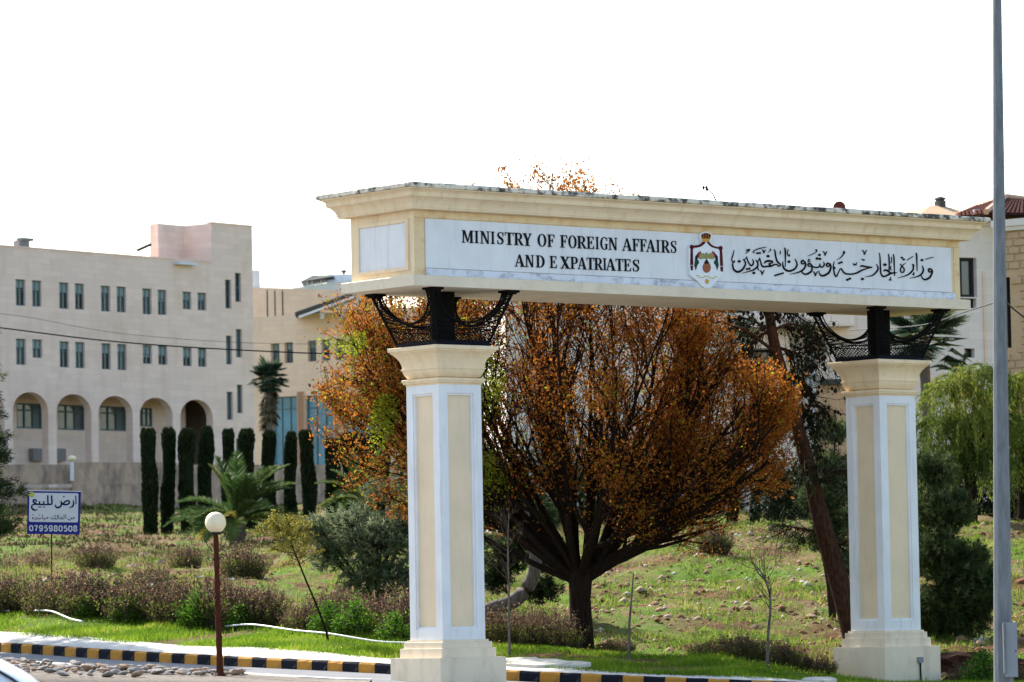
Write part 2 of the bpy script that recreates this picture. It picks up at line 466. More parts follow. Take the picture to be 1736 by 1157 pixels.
def kerb_block_mesh(mat, seed):
    r = random.Random(seed); b = MB()
    L = LB / 2 - .006; x = [-L, L]
    prof = [(0, -.25), (0, KH - .035), (.03, KH), (KW, KH + r.uniform(0, .006)), (KW, -.25)]
    xs = [-L, -L * .4, L * .35, L]
    for xx in xs:
        for (y, z) in prof: b.v.append((xx, y + r.uniform(-.006, .006), z + (r.uniform(-.008, .004) if z > 0 else 0)))
    n = len(prof)
    for i in range(3):
        for k in range(n - 1): b.f.append((i * n + k, (i + 1) * n + k, (i + 1) * n + k + 1, i * n + k + 1))
    b.f.append(tuple(range(n))); b.f.append(tuple(range(3 * n, 4 * n))[::-1])
    o = b.build('kerb_block', mat, kerb); me = o.data; bpy.data.objects.remove(o); return me
kb = {('kerb_yellow', k): kerb_block_mesh('kerb_yellow', k) for k in range(4)}
kb.update({('kerb_black', k): kerb_block_mesh('kerb_black', 9 + k) for k in range(4)})
s = 0.2; i = 0
while s < seg[-1] - .5:
    p, q = kerb_at(s - LB / 2), kerb_at(s + LB / 2)
    o = bpy.data.objects.new('kerb_block', kb[('kerb_yellow' if i % 2 else 'kerb_black', rnd.randrange(4))])
    o.location = (p + q) / 2; dv = Vector(q - p)
    o.rotation_euler = (0, -math.asin(dv.z / dv.length), math.atan2(dv.y, dv.x) + rnd.uniform(-.012, .012))
    link(o, kerb); s += LB; i += 1
# pavement behind the kerb
wid = np.interp(kp, [-420, 0, 400, 660, 860, 1000, 1300, 2100], [1.1, 1.08, 1.1, 1.15, .95, .75, .6, .5])
tan = unit(np.gradient(KP, axis=0)); nrm = np.stack([-tan[:, 1], tan[:, 0], 0 * tan[:, 0]], 1)
A = KP + nrm * (KW + .005); B = KP + nrm * (KW + wid[:, None])
A[:, 2] = KP[:, 2] + KH - .012
B[:, 2] = world_gz(B[:, 0], B[:, 1]) + .02
M['pavement'] = paint('pale_pavement', (.66, .62, .55), (.22, .17, .11), .6, (1.6, 1.6, 1.6), rough=.9, stain_range=(.56, .72), bmp=.4)
struct(strip_between(A, B, 0, 0, 'pavement', 'pavement'))

# median in the foreground: white edging and laid stones
mp = np.array([[-260, 93.5], [-100, 91], [0, 89.3], [100, 87.8], [200, 86.4], [310, 85.0], [420, 83.5], [520, 82.3], [600, 81.6]])
mpx = np.arange(-250, 640, 10.0); md = np.interp(mpx, mp[:, 0], mp[:, 1])
E0 = np.stack([(mpx - 877) / FPX * md, md, road_z(mpx, md)], 1)
et = unit(np.gradient(E0, axis=0)); en = np.stack([et[:, 1], -et[:, 0], 0 * et[:, 0]], 1)
E1 = E0 + en * .42; E2 = E0 + en * 5.5
for e in (E1, E2): e[:, 2] = road_z(e[:, 0] / e[:, 1] * FPX + 877, e[:, 1])
M['edging'] = paint('white_edging', (.62, .58, .50), (.25, .2, .14), .5, (3, 3, 3), rough=.9)
struct(strip_between(E1, E0, .07, .07, 'median_edging', 'edging'))
M['mortar'] = paint('dirt_and_mortar', (.22, .185, .15), (.07, .055, .045), .7, (4, 4, 4), rough=.95, stain_range=(.4, .6), bmp=.7)
median = struct(strip_between(E2, E1 + np.array([0, 0, 0.0]), .045, .052, 'median', 'mortar'))
def rock_mesh(name, mat, seed, flat=.6, n=2, jag=.28):
    import bmesh
    bm = bmesh.new(); bmesh.ops.create_icosphere(bm, subdivisions=n, radius=1.0)
    r = np.random.default_rng(seed); cuts = [(Vector(unit(r.normal(size=3))), r.uniform(.45, .8)) for _ in range(7)]
    for v in bm.verts:
        for nn, k in cuts:
            dd = v.co.dot(nn)
            if dd > k: v.co -= nn * (dd - k) * .9
        v.co *= 1 + r.uniform(-jag, jag) * .25
        v.co.z *= flat
    me = bpy.data.meshes.new(name); bm.to_mesh(me); bm.free(); me.materials.append(M[mat]); return me
cob = [rock_mesh('stone', m_, 40 + k, .45) for k, m_ in enumerate(['stone_grey', 'rock', 'stone_grey', 'stone_grey', 'rock'])]
for k in range(290):
    i = rnd.randrange(12, 66) ; f = rnd.uniform(.02, .8) ** 1.5 if k % 3 else rnd.uniform(.03, .30); i = min(i + (rnd.randrange(10) if i > 40 else 0), 70)
    p = E1[i] * (1 - f) + E2[i] * f
    o = bpy.data.objects.new('stone', cob[rnd.randrange(5)])
    sx = rnd.uniform(.06, .17)
    o.location = (p[0] + rnd.uniform(-.1, .1), p[1], p[2] + .09 + sx * .12); o.scale = (sx, sx * rnd.uniform(.5, 1), sx * rnd.uniform(.7, 1.0))
    o.rotation_euler = (rnd.uniform(-.25, .25), rnd.uniform(-.3, .3), rnd.uniform(0, 6.28)); link(o, median)
# ------------------------------------------------------------------ the gateway
GTH = .6708
GP = Plane((-1.8295, 81.0), GTH)
ZT = EYE + 7.886            # top of the beam's body
ZB = ZT - 1.267             # bottom of the body, top of the slab
ZS = ZB - .205              # underside of the slab
ZC = EYE + 4.5835           # top of the column shafts
ZH = ZC - 4.937             # bottom of the shafts
GL, GW = 14.51, 2.044
gate = thing('ministry_gateway', 'cream and white two-column gateway with a lettered beam spanning the road', 'gateway', (GP.P.x, GP.P.y, 0), GTH)
# beam
b = MB(); b.box(0, GL, 0, GW, ZB, ZT); beam = b.build('beam', 'cream_frieze', gate)
b = MB(); b.rect_loft(0, GL, 0, GW, [(.155, ZS), (.155, ZB - .012), (.14, ZB + .003)]); slab = b.build('slab', 'soffit', gate)
b = MB(); b.rect_loft(0, GL, 0, GW, [(.006, ZT - .005), (.17, ZT - .004), (.185, ZT + .004), (.188, ZT + .03), (.20, ZT + .035), (.205, ZT + .07), (.225, ZT + .12), (.262, ZT + .17), (.31, ZT + .21),
      (.347, ZT + .225), (.352, ZT + .26), (.352, ZT + .30), (.372, ZT + .325), (.40, ZT + .345), (.44, ZT + .355), (.445, ZT + .38)])
b.build('cornice', 'cream', gate)
# coping slab with a worn, uneven edge
b = MB(); r = random.Random(3)
def ring(o, z, jit):
    pts = []; n = 60
    for k in range(n): pts.append((-o + (GL + 2 * o) * k / n, -o + r.uniform(-jit, jit), z + r.uniform(-jit, jit)))
    for k in range(12): pts.append((GL + o + r.uniform(-jit, jit), -o + (GW + 2 * o) * k / 12, z + r.uniform(-jit, jit)))
    for k in range(n): pts.append((GL + o - (GL + 2 * o) * k / n, GW + o, z + r.uniform(-jit, jit)))
    for k in range(12): pts.append((-o + r.uniform(-jit, jit), GW + o - (GW + 2 * o) * k / 12, z + r.uniform(-jit, jit)))
    return pts
rings = [ring(.478, ZT + .382, .002), ring(.488, ZT + .39, .003), ring(.490, ZT + .455, .007), ring(.465, ZT + .475, .007)]
n = len(rings[0])
for q in rings: b.v += q
for a in range(3):
    for k in range(n): b.f.append((a * n + k, a * n + (k + 1) % n, (a + 1) * n + (k + 1) % n, (a + 1) * n + k))
b.f.append(tuple(range(3 * n, 4 * n))); b.f.append(tuple(range(n))[::-1])
b.build('coping', 'coping', gate)
# white board on the front, framed end panel
u0, _ = GP.on(720, 420); u1, _ = GP.on(1611, 450)
_, zt = GP.on(720, 371); _, zl = GP.on(800, 458)
b = MB(); b.box(u0, u1, -.035, .01, zl, zt); board = b.build('sign_board', 'white_sign', gate)
b = MB(); b.box(u0 + .002, u1 + .08, -.055, .01, ZB + .004, zl - .012); b.build('lower_strip', 'white_grime', gate)
b = MB(); b.box(u0 - .25, u0 - .02, -.012, .01, ZB + .003, zt + .01); b.box(u1 + .1, GL - .002, -.012, .01, ZB + .003, zt + .01); b.box(.002, GL - .003, -.014, .01, zt + .02, ZT - .008)
b.build('board_surround', 'cream_frieze', gate)
ep = Plane(GP.P, GTH + math.pi / 2)          # end face: its own axes
b = MB()
z0, z1 = ZB + .003, ZT - .008
for (v0, v1, a0, a1, o) in ((.002, .16, z0, z1, .012), (GW - .22, GW - .002, z0, z1, .012), (.162, GW - .222, z1 - .15, z1, .0125), (.162, GW - .222, z0, z0 + .11, .0125)):
    b.box(-o, .01, v0, v1, a0, a1)
for (v0, v1, a0, a1) in ((.16, .24, z0 + .11, z1 - .15), (GW - .30, GW - .22, z0 + .11, z1 - .15), (.241, GW - .301, z1 - .22, z1 - .15), (.241, GW - .301, z0 + .11, z0 + .18)):
    b.box(-.045, .009, v0, v1, a0, a1)
b.build('end_frame', 'cream', gate)
b = MB(); b.box(-.02, .008, .242, GW - .302, z0 + .182, z1 - .222); b.build('end_panel', 'white_sign', gate)

# columns
W2 = 1.0387 / 2
def column(cu):
    cv = GW / 2
    b = MB()
    w = W2
    def P(face, x, z, dep):
        y = -(w - dep)
        for _ in range(face): x, y = -y, x
        return (cu + x, cv + y, z)
    rects = [(w, ZH, ZC, 0), (w - .195, ZH + .21, ZC - .165, 0), (w - .195, ZH + .21, ZC - .165, .022), (w - .235, ZH + .25, ZC - .205, .028), (w - .24, ZH + .255, ZC - .21, .075)]
    for face in range(4):
        R = [[P(face, -hx, zl_, d_), P(face, hx, zl_, d_), P(face, hx, zh_, d_), P(face, -hx, zh_, d_)] for hx, zl_, zh_, d_ in rects]
        for A, B in zip(R, R[1:]):
            for k in range(4): b.quad(A[k], A[(k + 1) % 4], B[(k + 1) % 4], B[k])
    sh = b.build('column', 'white', gate)
    for face in range(4):
        b = MB(); hx, zl_, zh_, d_ = rects[-1]
        b.quad(P(face, -hx - .01, zl_ - .01, d_ - .006), P(face, hx + .01, zl_ - .01, d_ - .006), P(face, hx + .01, zh_ + .01, d_ - .006), P(face, -hx - .01, zh_ + .01, d_ - .006))
        b.build('panel', 'panel_cream', sh)
    b = MB(); b.loft([(.80, -3.0), (.80, ZH - .345), (.798, ZH - .34)], cx=cu, cy=cv); b.build('plinth', 'cream_light', sh)
    b = MB(); b.loft([(.665, ZH - .3395), (.665, ZH - .165), (.612, ZH - .16), (.612, ZH - .045), (.565, ZH - .04), (.565, ZH - .002), (.50, ZH)], cx=cu, cy=cv); b.build('stepped_base', 'cream_light', sh)
    b = MB(); b.loft([(.49, ZC - .01), (.525, ZC + .002), (.53, ZC + .035), (.565, ZC + .04), (.568, ZC + .07), (.585, ZC + .078), (.587, ZC + .122), (.575, ZC + .128), (.46, ZC + .128), (.46, ZC + .15),
        (.505, ZC + .152), (.51, ZC + .165), (.535, ZC + .20), (.56, ZC + .25), (.572, ZC + .295), (.575, ZC + .305), (.592, ZC + .308), (.592, ZC + .335), (.572, ZC + .34), (.575, ZC + .38), (.59, ZC + .44), (.618, ZC + .51),
        (.665, ZC + .58), (.71, ZC + .625), (.738, ZC + .645), (.742, ZC + .672), (.772, ZC + .675), (.775, ZC + .742), (.768, ZC + .75)], cx=cu, cy=cv); b.build('capital', 'cream', sh)
    return sh
col_a = column(.903 + W2); col_b = column(GL - .903 - W2)
def bracket(cu):
    cv = GW / 2; zb = ZC + .751; zt_ = ZS
    b = MB(); b.loft([(.66, zb), (.66, zb + .085)], cx=cu, cy=cv); band = b.build('bracket', 'iron_navy', gate)
    z0 = zb + .085; H = zt_ - .03 - z0; w0, w1 = .645, .985
    def P(face, s, h, dep=0.0):
        """s: across the face in metres from its middle; h: height above the band"""
        y = -(w0 + (w1 - w0) * h / H) + dep; x = s
        for _ in range(face): x, y = -y, x
        return (cu + x, cv + y, z0 + h)
    hw = lambda h: w0 + (w1 - w0) * h / H
    lat = MB()
    a_, hd = .80, H - .36          # arch: half width at the top, drop
    for face in range(4):
        legs = MB(); legs.bar(P(face, -hw(0), 0), P(face, -hw(H), H), .05); legs.build('corner_leg', 'iron', band); rim = MB()
        # rails and pickets
        for h in (.012, .235, .31): 
            lat.bar(P(face, -hw(h), h), P(face, hw(h), h), .018)
        for k in range(1, 26):
            s0 = -1 + 2 * k / 26; lat.bar(P(face, s0 * hw(.235), .235), P(face, s0 * hw(.31), .31), .010)
        for k in range(-8, 28, 2):
            for sg in (1, -1):
                a0, a1 = -1 + 2 * k / 27, -1 + 2 * (k + 7) / 27; h0, h1 = .012, .235
                if a0 < -1: h0 = .012 + .223 * (-1 - a0) / (a1 - a0); a0 = -1
                if a1 > 1: h1 = h0 + (h1 - h0) * (1 - a0) / (a1 - a0); a1 = 1
                if a1 <= -1 or a0 >= 1: continue
                lat.bar(P(face, sg * a0 * hw(h0), h0), P(face, sg * a1 * hw(h1), h1), .009)
        # arched rim
        pts = [P(face, a_ * math.cos(math.pi * k / 26), H - hd * math.sin(math.pi * k / 26)) for k in range(27)]
        for p, q in zip(pts, pts[1:]): rim.bar(p, q, .035)
        pts2 = [P(face, a_ * math.cos(math.pi * k / 26), H - hd * math.sin(math.pi * k / 26), .09) for k in range(27)]
        for p, q in zip(pts2, pts2[1:]): rim.bar(p, q, .022)
        rim.build('arched_rim', 'iron', band)
        for k in range(0, 27, 2): lat.bar(pts[k], pts2[min(k + 1, 26)], .009)
        # open web between rim and leg
        for sg in (-1, 1):
            inner = []; outer = []
            for k in range(8):
                h = .33 + (H - .33) * k / 7
                x_in = a_ * math.sqrt(max(0, 1 - ((H - h) / hd) ** 2)) if H - h < hd else 0
                inner.append((sg * x_in, h)); outer.append((sg * hw(h), h))
            for k in range(7):
                lat.bar(P(face, *inner[k]), P(face, *outer[k + 1]), .013)
                lat.bar(P(face, *outer[k]), P(face, *inner[k + 1]), .013)
                lat.bar(P(face, *inner[k + 1]), P(face, *outer[k + 1]), .011)
    stuff(lat.build('lattice', 'iron', band))
    for sx, sy in ((-1, -1), (1, -1), (1, 1), (-1, 1)):
        p = MB(); x, y = cu + sx * .93, cv + sy * .93
        p.box(x - .15, x + .15, y - .15, y + .15, zt_ - .045, zt_ + .002); p.box(x - .11, x + .11, y - .11, y + .11, zt_ - .075, zt_ - .046)
        p.build('mounting_plate', 'iron', band)
    p = MB(); p.loft([(.24, z0 - .002), (.24, zt_ + .001)], n=12, cx=cu, cy=cv, rot=0); p.build('core_post', 'iron', band, smooth=False)
bracket(.903 + W2); bracket(GL - .903 - W2)
# junction box and conduit on the right plinth
cu = GL - .903 - W2
jb = MB(); fy = GW / 2 - .80
u, z = GP.on(1559, 1119, fy); jb.box(u - .07, u + .06, fy - .06, fy + .002, z - .06, z + .06); j = jb.build('junction_box', 'galv_box', gate)
jb = MB(); jb.tube([(u - .01, fy - .03, z - .06), (u - .01, fy - .035, z - .3), (u + .02, fy - .03, z - 1.2)], .018); jb.build('conduit', 'ink', j)

# ---- lettering, English: heavy stems, thin hairlines, slab serifs (x 0..1, z 0..1 of the letter's box)
def arc(cx, cz, rx, rz, a0, a1, n=14): return [(cx + rx * math.cos(math.radians(a0 + (a1 - a0) * k / n)), cz + rz * math.sin(math.radians(a0 + (a1 - a0) * k / n))) for k in range(n + 1)]
def R_(x0, x1, z0, z1): return [(x0, z0), (x1, z0), (x1, z1), (x0, z1)]
def crescent(cx, cz, rx, rz, a0, a1, thick, thin, n=16):
    """bowl: thick at the sides, thin at top and bottom; list of quads"""
    q = []; prev = None
    for k in range(n + 1):
        a = math.radians(a0 + (a1 - a0) * k / n); c, s_ = math.cos(a), math.sin(a)
        i = (cx + (rx - thick) * c, cz + (rz - thin) * s_); o = (cx + rx * c, cz + rz * s_)
        if prev: q.append([prev[0], prev[1], o, i])
        prev = (i, o)
    return q
sf = .055
def serif(x0, x1, z): return R_(x0, x1, z, z + sf) if z < .5 else R_(x0, x1, z - sf, z)
G = {
 'I': [R_(.3, .7, 0, 1), serif(.05, .95, 0), serif(.05, .95, 1)],
 'M': [R_(.10, .17, 0, 1), R_(.74, .92, 0, 1), [(.10, 1), (.28, 1), (.56, .06), (.47, .06)], [(.47, .06), (.53, .06), (.80, 1), (.74, 1)], serif(0, .27, 0), serif(.66, 1, 0), serif(0, .25, 1), serif(.76, 1, 1)],
 'N': [R_(.13, .22, 0, 1), R_(.80, .88, 0, 1), [(.10, 1), (.34, 1), (.88, .0), (.72, 0)], serif(0, .36, 0), serif(0, .3, 1), serif(.66, 1, 1)],
 'T': [R_(.37, .63, 0, 1), R_(.02, .98, .93, 1), [(.02, .93), (.08, .93), (.05, .72)], [(.92, .93), (.98, .93), (.95, .72)], serif(.22, .78, 0)],
 'F': [R_(.14, .40, 0, 1), serif(0, .56, 0), R_(0, .95, .94, 1), [(.80, .95), (.95, .95), (.95, .70)], R_(.4, .72, .48, .55), R_(.66, .72, .36, .67)],
 'E': [R_(.14, .38, 0, 1), R_(0, .93, .94, 1), R_(0, .95, 0, .06), [(.78, .95), (.93, .95), (.93, .72)], [(.78, .05), (.95, .05), (1.0, .30)], R_(.38, .70, .48, .55), R_(.64, .70, .36, .67)],
 'P': [R_(.14, .38, 0, 1), serif(0, .56, 0), R_(0, .55, .94, 1), R_(.35, .55, .42, .48)] + crescent(.55, .71, .42, .29, -90, 90, .24, .06),
 'R': [R_(.12, .34, 0, 1), serif(0, .46, 0), R_(0, .5, .94, 1), R_(.32, .52, .45, .51), [(.42, .48), (.60, .48), (1.0, .0), (.74, 0)]] + crescent(.50, .725, .36, .275, -90, 90, .21, .06),
 'D': [R_(.12, .33, 0, 1), R_(0, .45, .94, 1), R_(0, .45, 0, .06)] + crescent(.45, .5, .53, .5, -90, 90, .23, .06),
 'O': crescent(.5, .5, .5, .52, 0, 360, .22, .05, 32),
 'G': crescent(.52, .5, .52, .52, 50, 310, .22, .05, 24) + [R_(.70, .90, .04, .44), R_(.58, 1.0, .40, .46), [(.82, .72), (.90, .98), (.90, .70)]],
 'A': [[(.06, 0), (.13, 0), (.50, 1), (.44, 1)], [(.42, 1), (.55, 1), (.93, 0), (.66, 0)], R_(.25, .70, .30, .36), serif(0, .26, 0), serif(.56, 1, 0)],
 'Y': [R_(.38, .62, 0, .48), [(.06, 1), (.33, 1), (.60, .44), (.38, .44)], [(.82, 1), (.92, 1), (.62, .46), (.50, .42)], serif(.22, .78, 0), serif(0, .44, 1), serif(.70, 1, 1)],
 'X': [[(.05, 1), (.33, 1), (.95, 0), (.66, 0)], [(.80, 1), (.90, 1), (.20, 0), (.10, 0)], serif(0, .36, 0), serif(.56, 1, 0), serif(0, .42, 1), serif(.66, 1, 1)],
 'S': None}
def s_glyph():
    pts = [(.86, .74), (.78, .90), (.52, .965), (.24, .88), (.19, .73), (.36, .58), (.66, .45), (.80, .27), (.68, .09), (.42, .035), (.2, .12), (.12, .28)]
    w = [.05, .06, .075, .14, .20, .23, .23, .20, .14, .075, .06, .05]
    return pts, w
rows = [(('M168-245 I250-281 N288-352 I357-386 S396-447 T449-509 R510-572 Y566-628 O664-722 F728-778 F812-861 O865-920 R922-984 E985-1035 I1041-1068 G1074-1125 N1127-1187 '
          'A1217-1284 F1284-1331 F1333-1379 A1374-1437 I1438-1466 R1472-1530 S1532-1577'), 197, .0504, 80),
        ('A514-581 N582-642 D653-712 E743-791 X812-876 P878-930 A926-986 T984-1036 R1034-1092 I1091-1116 A1111-1176 T1174-1226 E1227-1276 S1283-1334', 354, .0425, 78)]
z8 = lambda x, y: (740 + x / 3.858, 360 + y / 3.858)
for txt, base, slope, cap in rows:
    xref = int(txt.split()[0][1:].split('-')[0])
    for tok in txt.split():
        ch = tok[0]; xa, xb = (float(t) for t in tok[1:].split('-'))
        yb = base + slope * ((xa + xb) / 2 - xref)
        ua, zb_ = GP.on(*z8(xa, yb), -.05); ub, _ = GP.on(*z8(xb, yb), -.06); _, zt_ = GP.on(*z8((xa + xb) / 2, yb - cap), -.06)
        b = MB(); m_ = lambda p: (ua + p[0] * (ub - ua), zb_ + p[1] * (zt_ - zb_))
        if ch == 'S':
            pts, w = s_glyph(); sp = spline([p + (ww,) for p, ww in zip(pts, w)], 4)
            b.ribbon([m_((p[0], p[1])) for p in sp], [p[2] * (ub - ua) * 1.0 for p in sp], -.052, -.036)
            b.prism([m_(p) for p in ((.80, .66), (.88, .66), (.88, .98), (.82, .98))], -.0525, -.036); b.prism([m_(p) for p in ((.10, .02), (.16, .02), (.18, .34), (.10, .34))], -.0525, -.036)
        else:
            for i, poly in enumerate(G[ch]): b.prism([m_(p) for p in poly], -.052 - .0003 * (i % 6), -.036)
        b.build('letter', 'ink', board)
# ---- lettering, Arabic: brush strokes (x, y, width) traced in two enlargements of the board
def strokes(b, pl, conv, data, wk, yf, yb, inn):
    for st in data:
        pts = []
        for p in st:
            s_, z_ = pl.on(*conv(p[0], p[1]), inn); pts.append((s_, z_, p[2] * wk))
        if len(pts) > 2: pts = spline(pts, 5)
        b.ribbon([(p[0], p[1]) for p in pts], [max(.004, p[2]) for p in pts], yf, yb)
def dot(x, y, r=20): return [(x - r, y, r * .5), (x - r * .1, y, r * 1.7), (x + r * .1, y, r * 1.7), (x + r, y, r * .5)]
def vee(x, y, s=26): return [(x - s, y - s, 8), (x - s * .3, y - s * .3, 16), (x, y + s, 10), (x + s * .5, y - s * .2, 14), (x + s, y - s, 8)]
cA = lambda x, y: (1235 + x / 9.644, 405 + y / 9.644)
cB = lambda x, y: (1405 + x / 9.137, 415 + y / 9.137)
words = [
 (cB, [  # first word, at the right
  [(1590, 385, 26), (1560, 372, 22), (1548, 395, 26), (1565, 425, 24), (1597, 415, 20)], [(1595, 380, 20), (1606, 430, 26), (1565, 510, 30), (1495, 542, 28), (1450, 515, 16), (1442, 475, 6)],
  [(1452, 325, 8), (1467, 380, 24), (1455, 435, 26), (1395, 488, 22), (1258, 522, 4)], dot(1447, 240, 22), [(1352, 128, 12), (1363, 160, 26), (1368, 270, 20), (1372, 412, 7)],
  [(1298, 298, 8), (1313, 350, 22), (1300, 402, 26), (1220, 472, 20), (1072, 516, 4)], [(1105, 298, 10), (1148, 345, 16), (1172, 385, 22), (1160, 425, 20), (1125, 425, 20), (1112, 385, 18), (1140, 330, 16), (1195, 285, 6)],
  dot(1135, 203, 19), dot(1166, 230, 19), [(1218, 240, 12), (1306, 184, 12)], [(1503, 226, 13), (1622, 194, 11)], [(1300, 470, 8), (1325, 430, 6), (1318, 480, 12)], [(1320, 300, 8), (1325, 345, 4)]]),
 (cB, [  # second word
  [(1003, 148, 10), (1012, 200, 22), (1016, 300, 20), (1023, 488, 9)], [(926, 143, 10), (936, 200, 22), (940, 300, 20), (936, 405, 12)], [(785, 125, 6), (797, 200, 18), (803, 350, 22), (812, 450, 22), (848, 492, 26), (905, 478, 26), (965, 445, 30), (1052, 435, 16)],
  [(855, 415, 8), (872, 395, 26), (915, 405, 30), (960, 440, 26)], dot(873, 312, 26), [(972, 190, 6), (978, 240, 10), (965, 290, 8)], [(965, 330, 6), (960, 380, 14), (980, 395, 8)],
  [(742, 303, 8), (767, 365, 22), (745, 418, 26), (675, 478, 20), (562, 500, 4)],
  [(490, 345, 10), (515, 328, 24), (580, 342, 26), (676, 352, 16)], [(676, 352, 14), (590, 372, 18), (500, 405, 26), (430, 442, 26), (330, 458, 24), (245, 440, 24), (192, 372, 18), (158, 420, 14), (122, 492, 20), (95, 465, 22), (82, 400, 20), (72, 330, 14), (90, 262, 6)],
  [(80, 340, 16), (100, 375, 14), (96, 345, 8)], dot(525, 532, 24), dot(290, 545, 21), dot(330, 527, 20), dot(165, 287, 19), dot(200, 274, 19), [(383, 285, 6), (392, 312, 12), (410, 300, 12), (425, 308, 12), (440, 275, 7)], [(380, 322, 5), (440, 318, 5)],
  [(240, 95, 10), (238, 125, 44), (232, 145, 20), (190, 200, 12), (130, 236, 5)], vee(555, 120, 36), dot(545, 238, 15), [(510, 222, 6), (535, 235, 12)], [(965, 505, 8), (955, 535, 16), (940, 552, 10), (978, 548, 12)]]),
 (cA, [  # third word
  [(1660, 420, 26), (1628, 398, 22), (1606, 425, 26), (1622, 455, 22), (1660, 440, 18)], [(1664, 405, 20), (1676, 470, 28), (1640, 560, 32), (1545, 606, 30), (1492, 575, 18), (1482, 520, 6)],
  [(1556, 380, 8), (1570, 420, 20), (1545, 462, 22), (1508, 455, 20), (1492, 405, 12)], [(1500, 430, 14), (1478, 462, 22), (1430, 470, 22), (1370, 452, 22)],
  dot(1490, 266, 22), dot(1453, 325, 24), dot(1499, 330, 22), [(1372, 445, 22), (1330, 405, 26), (1302, 425, 24), (1320, 452, 20), (1362, 450, 18)], [(1366, 430, 18), (1366, 515, 28), (1310, 568, 30), (1250, 580, 26), (1210, 550, 16), (1200, 515, 6)],
  [(1345, 340, 6), (1312, 340, 14), (1318, 362, 12), (1300, 378, 8), (1350, 370, 10)],
  [(1245, 380, 24), (1215, 352, 22), (1194, 385, 26), (1212, 412, 22), (1250, 400, 18)], [(1250, 370, 20), (1264, 435, 28), (1225, 505, 28), (1140, 552, 20), (1003, 580, 4)],
  [(1090, 330, 8), (1122, 400, 22), (1115, 455, 26), (1070, 505, 28), (985, 528, 30), (915, 490, 28), (890, 425, 22), (895, 375, 6)], dot(993, 376, 24),
  [(918, 145, 8), (930, 180, 26), (933, 300, 20), (932, 462, 7)], [(985, 172, 6), (966, 215, 12), (972, 265, 12), (998, 285, 16), (1000, 250, 6)],
  [(1305, 282, 5), (1370, 255, 10), (1430, 225, 8)], [(1425, 190, 12), (1440, 185, 26), (1445, 205, 18), (1430, 225, 6)], vee(1580, 240, 34), vee(1422, 572, 38)]),
 (cA, [  # fourth word
  [(748, 172, 8), (765, 215, 22), (775, 290, 22), (800, 370, 26), (845, 415, 24), (850, 440, 16), (820, 448, 18), (798, 425, 16), (760, 420, 22), (700, 448, 26), (640, 452, 26), (575, 458, 26), (545, 430, 22), (525, 360, 16), (513, 308, 6)],
  [(590, 405, 10), (612, 375, 28), (665, 362, 30), (718, 372, 26), (716, 395, 20), (668, 408, 22), (690, 440, 22)], dot(650, 285, 24),
  [(448, 345, 8), (480, 395, 22), (478, 450, 24), (410, 510, 22), (222, 565, 4)], [(515, 310, 8), (500, 350, 14), (470, 385, 16)], dot(418, 560, 24),
  [(395, 330, 6), (412, 380, 18), (400, 425, 24), (370, 440, 22), (335, 395, 20), (312, 340, 14), (300, 290, 6)],
  [(305, 295, 8), (270, 340, 12), (245, 340, 10)], [(242, 335, 8), (280, 390, 22), (270, 445, 26), (220, 515, 30), (150, 542, 32), (92, 505, 28), (72, 440, 22), (75, 385, 16), (55, 345, 12), (75, 270, 16), (95, 188, 5)], [(70, 370, 14), (98, 385, 16), (100, 350, 6)],
  dot(178, 370, 24), dot(308, 496, 20), dot(342, 490, 20), [(285, 242, 6), (325, 205, 18), (345, 178, 24), (310, 185, 20), (290, 195, 8)], [(432, 235, 8), (405, 215, 12), (450, 182, 14), (530, 155, 16), (625, 138, 8)], dot(478, 238, 19), dot(515, 234, 19), vee(580, 208, 28),
  [(650, 222, 5), (685, 195, 10), (692, 175, 20), (680, 168, 10)], [(848, 195, 8), (852, 225, 10), (846, 260, 5)], [(752, 606, 18), (800, 590, 24), (905, 560, 22)], vee(553, 552, 36), [(492, 468, 6), (485, 500, 12), (505, 515, 8)]]),
]
for conv, data in words:
    b = MB(); strokes(b, GP, conv, data, 1 / 9.4 / 88.0 * 1.12, -.055, -.036, -.05); b.build('arabic_word', 'ink', board)

# ---- emblem plate
cE = lambda x, y: (1150 + x / 10.52, 385 + y / 10.52)
for nme, c, r_ in (('em_white', (.82, .82, .82), .4), ('em_maroon', (.10, .006, .012), .4), ('em_gold', (.62, .30, .02), .4), ('em_red', (.38, .012, .012), .4), ('em_green', (.01, .07, .04), .4), ('em_black', (.012, .012, .016), .4),
                   ('em_copper', (.30, .075, .018), .35), ('em_yellow', (.58, .50, .10), .4), ('em_olive', (.30, .27, .10), .5)): M[nme] = plain(nme, c, r_, var=.15, scale=20)
def eplate(name, poly, mat, yf, parent, yb=-.094, smooth_n=0):
    if smooth_n:
        poly = spline(list(poly) + [poly[0]], smooth_n)[:-1]
    b = MB(); b.prism([GP.on(*cE(x, y), -.09) for x, y in poly], yf, yb); return b.build(name, mat, parent)
out = [(375, 160), (395, 115), (435, 95), (480, 84), (530, 92), (575, 112), (605, 150), (588, 210), (560, 262), (600, 305), (690, 342), (725, 332), (765, 335), (798, 385), (803, 500), (808, 780), (792, 848), (705, 940), (620, 1040), (580, 1080), (525, 1095),
       (465, 1085), (425, 1060), (340, 965), (200, 852), (190, 700), (183, 380), (205, 328), (248, 308), (300, 322), (380, 298), (420, 255), (392, 212)]
em = eplate('emblem', out, 'em_white', -.092, gate, -.03)
Y1 = -.099
eplate('crown_cap', [(400, 150), (430, 122), (485, 108), (545, 122), (580, 150), (568, 190), (548, 222), (430, 222), (408, 190)], 'em_maroon', Y1, em, smooth_n=3)
